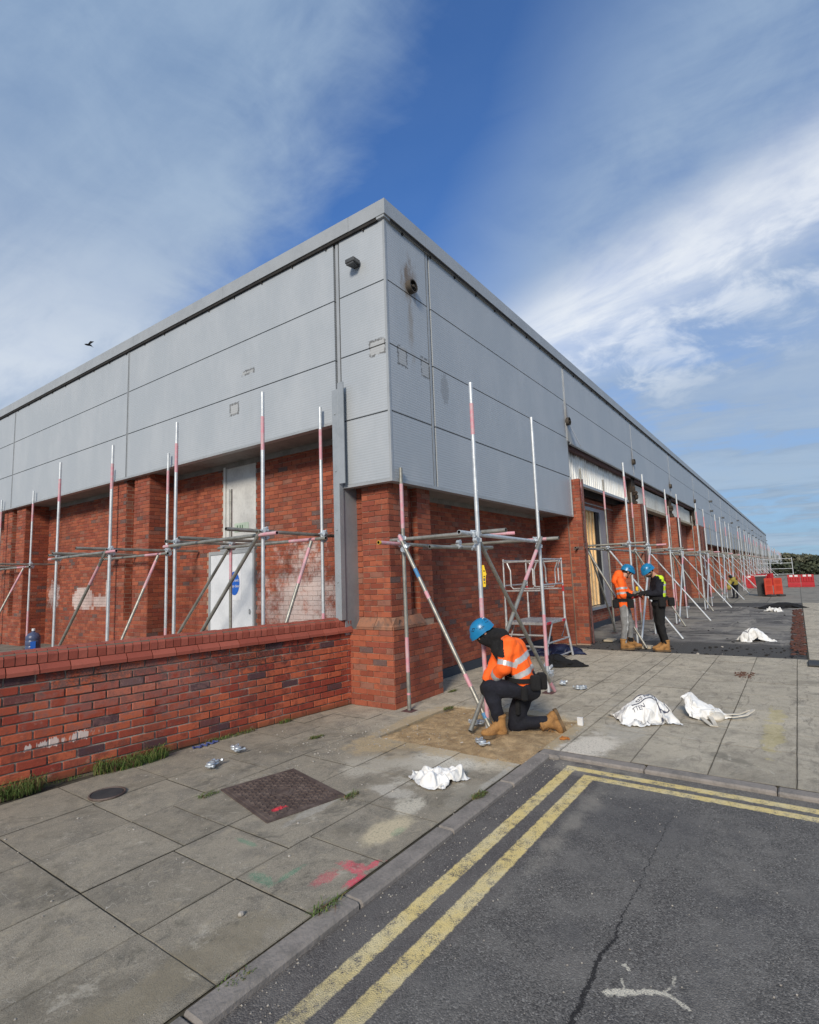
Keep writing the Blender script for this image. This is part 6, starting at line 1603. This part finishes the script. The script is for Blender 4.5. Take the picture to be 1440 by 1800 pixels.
def loose_coupler(x, y, rot, label, big=1.0, z=.03):
    T = thing('scaffold_coupler', (x, y, 0), label, 'coupler', 'loose couplers on the ground')
    Mr = Matrix.Translation((x, y, z)) @ Matrix.Rotation(rot, 4, 'Z')
    def tr(p): return Mr @ V(p)
    mb = MB(); N_ = 10
    for s_ in (-1, 1):
        pts = [tr((s_ * .04 + .028 * math.cos(t), .028 * math.sin(t), 0)) for t in [PI * (.15 + 1.55 * i / N_) for i in range(N_ + 1)]]
        mb.tube(pts, .0105, 6, up=(0, 0, 1) if 0 else None)
        pts = [tr((s_ * .04 + .028 * math.cos(t), .028 * math.sin(t), .022)) for t in [PI * (.15 + 1.55 * i / N_) for i in range(N_ + 1)]]; mb.tube(pts, .0105, 6)
    mb.build('clamp_body', M_ZINC, T, True)
    for s_ in (-1, 1):
        mb = MB(); mb.tube([tr((s_ * .075, .03, .01)), tr((s_ * .085, -.055, .012))], .0065, 7); mb.tube([tr((s_ * .084, -.040, .012)), tr((s_ * .086, -.056, .012))], .014, 6); mb.build('bolt', M_ZINC, T, True)
    mb = MB(); mb.bbox((-.02, -.02, -.02), (.02, .02, .032), .004, M=Mr); mb.build('pivot_block', M_ZINC, T)
for a in [(3.053, 4.445, .5, 'zinc scaffold coupler on the flags, leftmost of the loose couplers, near the grass'), (3.44, 4.63, 1.3, 'zinc scaffold coupler on the flags closest to the foot of the low wall'), (4.77, 2.65, .9, "zinc scaffold coupler on the cement-stained flag in front of the kneeling man's boot"),
          (7.78, 2.93, .2, 'loose zinc coupler on the paving just right of the scaffold upright, behind the kneeling man'), (7.58, 2.60, 2.2, 'loose zinc coupler alone on the paving, rightmost of the loose couplers'), (5.36, 3.02, 1.9, 'zinc coupler on the sand beside the crossed scaffold tube ends')]: loose_coupler(*a)
def level():
    T = thing('spirit_level', (5.36, 2.83, 1.45), 'short yellow spirit level stuck to the scaffold upright above the kneeling man', 'spirit level')
    c = V((5.325, 2.865, 1.62)) + A * .042 - D * .0; rz = math.atan2(A.y, A.x)
    M = Matrix.Translation(c) @ Matrix.Rotation(rz, 4, 'Z')
    mb = MB(); poly = [(-.016, -.12), (.012, -.12), (.016, -.10), (.016, -.03), (.020, .0), (.028, .02), (.020, .05), (.010, .09), (.006, .12), (-.016, .12)]
    # prism in XZ
    MX = M @ Matrix.Rotation(PI / 2, 4, 'X')
    mb.prism(poly, -.011, .011, M=MX); mb.build('level_body', M_LEVEL, T)
    for z_ in (.055, -.005, -.075):
        v = MB(); v.tube([M @ V((-.006, -.013, z_)), M @ V((.010, -.013, z_))], .006, 8); v.build('vial', mat('vial_dark', color=(.05, .07, .02), rough=.2), T)
    v = MB(); v.box((-.008, -.0125, -.055), (.008, -.0115, -.025), M=M); v.build('level_mark', M_INK, T)
level()
def manhole():
    cs = [(2.785, 3.864), (3.378, 3.791), (3.191, 2.956), (2.591, 3.178)]
    cx = sum(p[0] for p in cs) / 4; cy = sum(p[1] for p in cs) / 4
    T = thing('manhole_cover', (cx, cy, 0), 'rectangular rusty iron manhole cover in the flags with a dab of red paint', 'manhole cover')
    ang = math.atan2(3.791 - 3.864, 3.378 - 2.785) - .0; L, W = .60, .78
    mb = MB(); M = Matrix.Translation((cx, cy, 0)) @ Matrix.Rotation(ang - .12, 4, 'Z')
    p = MB(); p.bbox((-L / 2, -W / 2, -.02), (L / 2, W / 2, .011), .003, M=None)
    for i in range(14):
        for j in range(19):
            x = -L / 2 + .04 + i * (L - .08) / 13; y = -W / 2 + .04 + j * (W - .08) / 18
            if math.hypot(x, y) < .10: continue
            a = PI / 4 if (i + j) % 2 else -PI / 4
            p.box((-.013, -.0045, .011), (.013, .0045, .0165), M=Matrix.Translation((x, y, 0)) @ Matrix.Rotation(a, 4, 'Z'))
    for r_ in (.085, .055): 
        p.tube([(r_ * math.cos(t), r_ * math.sin(t), .012) for t in [2 * PI * i / 28 for i in range(29)]], .003, 5)
    o = p.build('cover_plate', M_IRON, None); o.parent = T; o.rotation_euler.z = ang - .12
    f = MB()
    for a, b in (((-L / 2 - .025, -W / 2 - .025), (L / 2 + .025, -W / 2 - .003)), ((-L / 2 - .025, W / 2 + .003), (L / 2 + .025, W / 2 + .025)), ((-L / 2 - .025, -W / 2 - .003), (-L / 2 - .003, W / 2 + .003)), ((L / 2 + .003, -W / 2 - .003), (L / 2 + .025, W / 2 + .003))): f.box((a[0], a[1], -.02), (b[0], b[1], .0075))
    o = f.build('cover_frame', M_IRON, None); o.parent = T; o.rotation_euler.z = ang - .12
    T2 = thing('drain_cover', (2.24, 4.66, 0), 'small round dark drain cover at the foot of the low wall beside the grass', 'drain cover')
    d = MB(); d.tube([(2.24, 4.66, -.01), (2.24, 4.66, .012)], .115, 28); d.build('drain_lid', M_BLKMAT, T2)
    d = MB(); d.tube([(2.24 + .128 * math.cos(t), 4.66 + .128 * math.sin(t), .008) for t in [2 * PI * i / 28 for i in range(29)]], .009, 6); d.build('drain_rim', M_IRON, T2)
manhole()
def bottle():
    T = thing('water_bottle', (5.15, 14.35, .24), 'large blue water cooler bottle standing in the yard by the left scaffold', 'bottle')
    x, y, z = T.location; prof = [(.0, 0), (.14, .0), (.15, .03), (.15, .12), (.143, .135), (.15, .15), (.15, .24), (.143, .255), (.15, .27), (.145, .34), (.10, .40), (.035, .43), (.032, .49), (0, .49)]
    mb = MB(); mb.tube([(x, y, z + h_ + .001 * i) for i, (r_, h_) in enumerate(prof)], [max(r_, .001) for r_, h_ in prof], 24, caps=False); mb.build('bottle_body', grimy('blue_plastic', (.07, .09, .17), (.05, .07, .14), .3), T, True)
    mb = MB(); mb.tube([(x, y, z + .47), (x, y, z + .52)], .036, 16); mb.build('bottle_cap', M_WHP, T, True)
    mb = MB(); mb.box((-.05, -.155, .08), (.05, -.149, .24), M=Matrix.Translation((x, y, z)) @ Matrix.Rotation(-PI / 2 + .9, 4, 'Z') @ Matrix.Rotation(PI / 2, 4, 'Z') if 0 else Matrix.Translation((x, y, z)) @ Matrix.Rotation(math.atan2(-y, -x) + PI / 2, 4, 'Z')); mb.build('bottle_label', M_SIGNB, T)
bottle()
def grass_and_weeds():
    def tuft(c, rx, ry, n_, h, label, name='grass_tuft', lean=.5, ang=-.126, cat='grass'):
        mb = MB()
        for i in range(n_):
            r_ = math.sqrt(random.random()); a = rb(0, 2 * PI); x = rx * r_ * math.cos(a); y = ry * r_ * math.sin(a)
            p = V((c[0] + x * math.cos(ang) - y * math.sin(ang), c[1] + x * math.sin(ang) + y * math.cos(ang), 0))
            cl_ = .5 + .9 * max(0, .5 + noise.noise(V((p.x * 7, p.y * 7, 1)))); hh = h * rb(.35, 1.1) * cl_
            d = V((rb(-1, 1), rb(-1.3, .5), 0)).normalized() * lean * hh * rb(.4, 2.0); w = V((-d.y, d.x, 0)).normalized() * rb(.0014, .0032)
            k = mb.addv([p - w, p + w, p + d * .25 + V((0, 0, hh * .55)) + w * .9, p + d * .25 + V((0, 0, hh * .55)) - w * .9, p + d * .65 + V((0, 0, hh * .72)) + w * .6, p + d * .65 + V((0, 0, hh * .72)) - w * .6, p + d * 1.1 + V((0, 0, hh * rb(.3, .75)))])
            mi = 0 if random.random() < .7 else (1 if random.random() < .5 else 2)
            mb.face((k, k + 1, k + 2, k + 3), mi); mb.face((k + 3, k + 2, k + 4, k + 5), mi); mb.face((k + 5, k + 4, k + 6), mi)
        tag(mb.build(name, [M_GRASS, M_STALK, M_GRASSY]), label, cat, kind='stuff' if cat == 'grass' else None)
    q = wall_pt(.98, .10); tuft(q, .33, .10, 1300, .13, 'long dark green grass tuft at the foot of the low wall right of the drain cover')
    q = wall_pt(.08, .10); tuft(q, .20, .08, 750, .17, 'green grass tuft at the left edge of the photo against the low wall')
    q = wall_pt(.42, .05); tuft(q, .20, .03, 110, .035, 'thin short moss and grass strip between the two long tufts')
    q = wall_pt(2.0, .04); tuft(q, .30, .03, 220, .05, 'sparse weeds along the middle of the low wall foot')
    q = wall_pt(2.7, .03); tuft(q, .10, .03, 120, .06, 'small weed clump near the pier end of the low wall')
    for c, n_, l in [((3.72, 2.10), 160, 'little weed growing in the kerb joint below the white sack'), ((4.18, 4.28), 160, 'dark weed patch on the flags near the corner pier'), ((6.72, 4.15), 150, 'weed at the foot of the recessed wall beside the corner pier'), ((3.2, 2.93), 70, 'tiny weed at the right corner of the manhole cover'), ((2.1, 2.10), 70, 'moss tuft in the kerb joint below the pink spray mark'), ((2.66, 3.92), 60, 'tiny weed at the left corner of the manhole cover'), ((5.85, 3.68), 130, 'weed on the rim of the sand patch'), ((1.55, 2.08), 60, 'moss in the kerb joint near the bottom of the photo')]:
        tuft((*c, 0), .09, .035, n_, .035, l, 'weed', cat='weed', lean=1.2)
    # tall dead stalks by the recessed wall
    mb = MB()
    for i in range(6):
        p = V((6.85 + rb(-.03, .03), 4.62 + rb(-.03, .03), 0)); tp = p + V((rb(-.12, .16), rb(-.1, .05), rb(.5, .85))); mid = p.lerp(tp, .5) + V((rb(-.04, .04), 0, .02)); mb.tube([p, mid, tp], [.004, .003, .0015], 5)
        for j in range(9): q = p.lerp(tp, rb(.35, 1)); mb.sphere(q, (.008, .006, .018), 5, 4)
    tag(mb.build('dead_weed', M_STALK), 'tall dead brown weed stalks against the recessed wall', 'weed')
    # blue rope by the wall
    mb = MB(); pts = []
    q = wall_pt(1.55, .12)
    for i in range(26): pts.append((q.x + .012 * i * .9 + rb(-.006, .006), q.y - .0 + .028 * math.sin(i * .9), .012 + .006 * math.sin(i * 2)))
    mb.tube(pts, .009, 6); tag(mb.build('rope', mat('blue_rope', color=(.05, .07, .22), rough=.7), None, True), 'frayed dark blue rope at the foot of the low wall beside the grass', 'rope')
    # small litter
    mb = MB(); mb.bbox((5.87, 2.02, .0), (5.90, 2.08, .085), .004); tag(mb.build('plastic_cup', M_WHP), 'small white plastic piece standing at the edge of the sand patch', 'litter')
    mb = MB(); M = Matrix.Translation((5.02, 2.10, .02)) @ Matrix.Rotation(.4, 4, 'Z')
    for i in range(9): M2 = Matrix.Rotation(rb(0, 3), 3, 'Z'); mb.sphere((5.33 + rb(-.04, .04), 2.02 + rb(-.04, .04), .012), (rb(.012, .03), .012, .012), 7, 5, M2)
    tag(mb.build('leaf', grimy('orange_leaf', (.42, .15, .03), (.25, .10, .03), .8)), 'curled orange-brown leaf on the sand behind the kneeling man', 'leaf')
    for x, y, s_, l in ((1.83, 2.42, .014, 'pale pebble on the flags near the bottom left of the photo'), (2.35, 2.65, .008, 'tiny white pebble on the flag above the green spray mark'), (3.62, 3.75, .009, 'tiny white pebble behind the manhole cover')):
        mb = MB(); mb.sphere((x, y, s_ * .6), (s_ * 1.2, s_, s_ * .8), 9, 6); tag(mb.build('pebble', M_STONE), l, 'pebble')
    T = MB()
    for i in range(60): x, y = 6.9 + rb(-.05, .05), 4.55; 
    # dark leaves on the far flags
    mb = MB()
    for i in range(40): mb.sphere((9.6 + rb(-.25, .25), .82 + rb(-.12, .12), .008), (rb(.01, .05), rb(.006, .015), .006), 6, 4, Matrix.Rotation(rb(0, 3), 3, 'Z'))
    tag(mb.build('dead_leaves', M_STALK), 'dead leaves and twigs on the pale flags', 'leaves', kind='stuff')
grass_and_weeds()
# timber sole board and packing under the second frame
mb = MB(); mb.bbox((12.05, 2.62, -.02), (12.30, 2.82, .03), .005); tag(mb.build('timber_block', M_TIMBER), 'small timber sole board under the scaffold raker between the standing workers', 'timber')
mb = MB(); mb.bbox((12.85, 3.6, -.01), (13.2, 3.8, .03), .005); tag(mb.build('timber_block', M_TIMBER), 'small timber offcut at the foot of the brick pier', 'timber')

# ================================================================= far objects
def barrier(kind, loc, rz, label, w=1.0, h=1.0, group=None, lean=0):
    T = thing('safety_barrier', loc, label, 'barrier', group, rz)
    m_ = M_ORB if kind == 'o' else M_REDB
    mb = MB()
    if kind == 'o':
        mb.bbox((0, -.025, .08), (.07, .025, h), .01); mb.bbox((w - .07, -.025, .08), (w, .025, h), .01); mb.bbox((.07, -.024, h - .14), (w - .07, .024, h - .002), .01); mb.bbox((.07, -.024, .10), (w - .07, .024, .25), .01); mb.bbox((.07, -.023, .50), (w - .07, .023, .58), .006)
        n_ = 6
        for i in range(n_): x = .07 + (w - .14) * (i + .5) / n_; mb.box((x - .018, -.014, .25), (x + .018, .014, h - .14))
    else:
        # water-filled barrier: thick body with recesses and a wide foot
        prof = [(-.22, 0), (.22, 0), (.22, .12), (.13, .25), (.10, h), (-.10, h), (-.13, .25), (-.22, .12)]
        k0 = mb.addv([(0, a, b) for a, b in prof]); k1 = mb.addv([(w, a, b) for a, b in prof]); n_ = len(prof)
        mb.face([k0 + i for i in range(n_)]); mb.face([k1 + i for i in range(n_)][::-1])
        for i in range(n_): j = (i + 1) % n_; mb.face((k0 + i, k1 + i, k1 + j, k0 + j))
        for i in range(5):
            x = w * (i + .5) / 5; mb.bbox((x - .06, -.155, .33), (x + .06, -.105, h - .18), .015)
    o = mb.build('barrier_panel', m_, None); o.parent = T
    if lean: o.rotation_euler.x = lean
    mb = MB()
    if kind == 'o':
        for x in (.15, w - .15): mb.bbox((x - .08, -.28, 0), (x + .08, .28, .09), .02)
        o = mb.build('barrier_foot', M_BLKMAT, None); o.parent = T
    else:
        for x in (w * .3, w * .7): mb.bbox((x - .09, -.11, h - .14), (x + .09, -.1005, h - .02), .003)
        o = mb.build('reflector', M_WHP, None); o.parent = T
    return T
barrier('o', (32.3, 1.44, 0), -.72, 'orange pedestrian barrier standing beside the black bin, left of the pair', .46, .90, 'orange pedestrian barriers')
barrier('o', (32.62, 1.08, 0), -.85, 'orange pedestrian barrier standing beside the black bin, right of the pair', .46, .90, 'orange pedestrian barriers')
def bin_():
    T = thing('wheelie_bin', (33.0, 1.62, 0), 'black wheelie bin with a white rim stripe behind the orange barriers', 'bin')
    mb = MB(); P0 = [(-.22, -.22), (.22, -.22), (.22, .22), (-.22, .22)]; k = mb.addv([(33.0 + a * .8, 1.62 + b * .8, 0.02) for a, b in P0] + [(33.0 + a, 1.62 + b, 1.0) for a, b in P0])
    for f in ((0, 1, 5, 4), (1, 2, 6, 5), (2, 3, 7, 6), (3, 0, 4, 7), (3, 2, 1, 0), (4, 5, 6, 7)): mb.face([k + i for i in f])
    mb.build('bin_body', M_BLKMAT, T); mb = MB(); mb.bbox((32.74, 1.36, 1.04), (33.26, 1.88, 1.09), .02); mb.build('bin_lid', M_REDB, T); mb = MB(); mb.bbox((32.75, 1.37, 1.0), (33.25, 1.87, 1.04), .01); mb.build('bin_rim', M_WHP, T)
bin_()
G_ = 'red water-filled barriers'
lab = ['red plastic barrier in the open right of the black bin, left of the pair', 'red plastic barrier in the open right of the black bin, right of the pair']
px_ = [(44.4, .66), (44.5, -.08)]
for i, (x, y) in enumerate(px_):
    barrier('r', (x, y, 0), -PI / 2 + .05 * (-1) ** i, lab[i], .70, .82, G_)
barrier('r', (45.5, -1.15, 0), -PI / 2, 'red plastic barrier cut by the right edge of the photo', 1.4, .75, G_)
for i, (x, y) in enumerate(((43.5, 3.1), (47.0, 3.0), (49, 2.6), (52.0, 2.4))):
    barrier('r', (x, y, 0), -PI / 2 - .3 * i, ['red barrier in front of the far scaffold, nearest of the group behind the black bin', 'red barrier second nearest of the group behind the black bin', 'red barrier third nearest of the group behind the black bin', 'red barrier farthest of the group behind the black bin'][i], 1.1, .85, G_)
def mesh_fence(x, y0, y1, label):
    T = thing('guard_rail', (x, y0, 0), label, 'rail')
    for z in (.6, 1.1, 1.6, 2.0 + .0):
        mb = MB(); mb.tube([(x, y0, z), (x, y1, z)], .025, 6); mb.build('rail', M_GALV, T)
    y = y0
    while (y <= y1 + .01) if y1 > y0 else (y >= y1 - .01):
        mb = MB(); mb.tube([(x, y, 0), (x, y, 2.1)], .03, 6); mb.build('post', M_GALV, T); y += (3 if y1 > y0 else -3)
mesh_fence(60, 3.4, .4, 'galvanised tube guard rail in front of the dark hedge')
# hedge and trees
def leaf_mass(mb, c, r, n_, size, seed):
    for i in range(n_):
        d = V((rb(-1, 1), rb(-1, 1), rb(-1, 1)))
        while d.length > 1 or d.length < .45: d = V((rb(-1, 1), rb(-1, 1), rb(-1, 1)))
        k = .8 + .5 * noise.noise(d * 2.3 + V((seed, 0, 0)))
        p = V(c) + V((d.x * r[0], d.y * r[1], d.z * r[2])) * k
        a = V((rb(-1, 1), rb(-1, 1), rb(-1, 1))).normalized() * size * rb(.5, 1.3); b = a.cross(V((rb(-1, 1), rb(-1, 1), rb(-1, 1)))).normalized() * size * rb(.4, 1.0)
        kk = mb.addv([p - a, p + b, p + a, p - b]); v = min(1, max(0, .5 + .8 * noise.noise(p * .6) + rb(-.25, .25)))
        mb.face((kk, kk + 1, kk + 2, kk + 3), c=(v, 0, .1))
def tree(x, y, h, r, label, m_, n_=1100, size=.35, name='tree', bushy=.75):
    T = thing(name, (x, y, 0), label, 'tree', 'trees beyond the end of the car park')
    mb = MB(); mb.tube([(x, y, -.2), (x + rb(-.2, .2), y + rb(-.2, .2), h * .4), (x + rb(-.3, .3), y, h * .8)], [.22, .16, .05], 8)
    for i in range(5): a = rb(0, 6); mb.tube([(x, y, h * rb(.3, .5)), (x + r * .6 * math.cos(a), y + r * .6 * math.sin(a), h * rb(.6, .85))], [.08, .02], 6)
    mb.build('trunk', M_BARK, T)
    mb = MB(); leaf_mass(mb, (x, y, h * .52), (r, r, h * .48), n_, size, x)
    for i in range(6): a = rb(0, 6); leaf_mass(mb, (x + r * .6 * math.cos(a), y + r * .6 * math.sin(a), h * rb(.45, .88)), (r * .45, r * .45, h * .18), n_ // 6, size, a + x)
    mb.build('crown', m_, T)
for i, (x, y, h, r, kind) in enumerate([(182, 8, 3.9, 5.2, 1), (180, .0, 4.2, 5.2, 1), (178, -6, 3.6, 4.8, 0), (190, -13, 4.2, 5.5, 1), (172, 3.5, 4.0, 4, 1), (195, 14, 4.3, 6, 1), (178, -22, 4.0, 5, 0), (168, -11, 3.9, 4.6, 1), (186, -30, 4.3, 6, 1), (164, -20, 3.6, 4.4, 0)]):
    tree(x, y, h, r, (['dark green bushy tree', 'olive brown airy tree'][kind]) + ' on the horizon, ' + ['just behind the end of the scaffold', 'tallest right of the building end', 'left of the blue shelter', 'behind the blue shelter', 'low behind the guard rail', 'farthest back by the building end', 'right of the blue shelter', 'in front of the blue shelter', 'at the far right of the row', 'nearest of the right-hand trees'][i], [M_LEAFD, M_LEAFL][kind])
mb = MB()
y = 4.5
while y > -30: leaf_mass(mb, (86 + rb(-.5, .5), y, .7), (1.6, 1.4, 1.1 + rb(-.2, .2)), 420, .22, y); y -= 1.5
tag(mb.build('hedge', M_LEAFD), 'long dark hedge behind the guard rail and red barriers', 'hedge')
mb = MB(); N_ = 60
pr_ = [(260, 200 - i * 12, 3.2 + 2.2 * noise.noise(V((i * .25, 0, 0))) + 1.5 * noise.noise(V((i * .9, 4, 0)))) for i in range(N_)]
for i, (x, y, h) in enumerate(pr_): mb.addv([(x, y, -2), (x, y, h), (x + 80, y, h + 2), (x + 80, y, -2)])
for i in range(N_ - 1): a = i * 4; b = a + 4; mb.face((a, b, b + 1, a + 1)); mb.face((a + 1, b + 1, b + 2, a + 2))
struct(mb.build('far_hill', M_HILL), 'low wooded rise on the horizon')
# blue structure beyond the hedge
T = thing('blue_shelter', (140, -7.5, 0), 'small bright blue shelter roof among the far trees', 'shelter')
mb = MB(); mb.bbox((139, -8.6, 2.1), (142, -5.8, 2.4), .05); mb.prism([(139, -8.4), (142, -8.4), (142, -6), (139, -6)], 2.4, 3.1); mb.build('shelter_roof', mat('bright_blue_sheet', color=(.05, .30, .58), rough=.5), T)
for x, y in ((139.2, -8.4), (141.8, -8.4), (139.2, -6.1), (141.8, -6.1)): mb = MB(); mb.tube([(x, y, 0), (x, y, 2.1)], .06, 6); mb.build('post', M_GALV, T)
# bird
mb = MB(); c = V((.36267, .8548, .3712)) * 32 + V((0, 0, 1.65)); r_ = V((.92, -.39, 0))
mb.sphere(c, (.16, .05, .05), 8, 6, Matrix((r_, V((.39, .92, 0)), V((0, 0, 1)))).transposed())
for s_ in (-1, 1):
    k = mb.addv([c + r_ * .04, c - r_ * .04, c + V((0, 0, .12)) + V((.39, .92, 0)) * s_ * .22 + r_ * .08, c + V((0, 0, .06)) + V((.39, .92, 0)) * s_ * .40 + r_ * .25]); mb.face((k, k + 1, k + 3, k + 2)); mb.face((k + 2, k + 3, k + 1, k))
tag(mb.build('bird', M_BLACK), 'small dark bird gliding in the sky left of the building', 'bird')
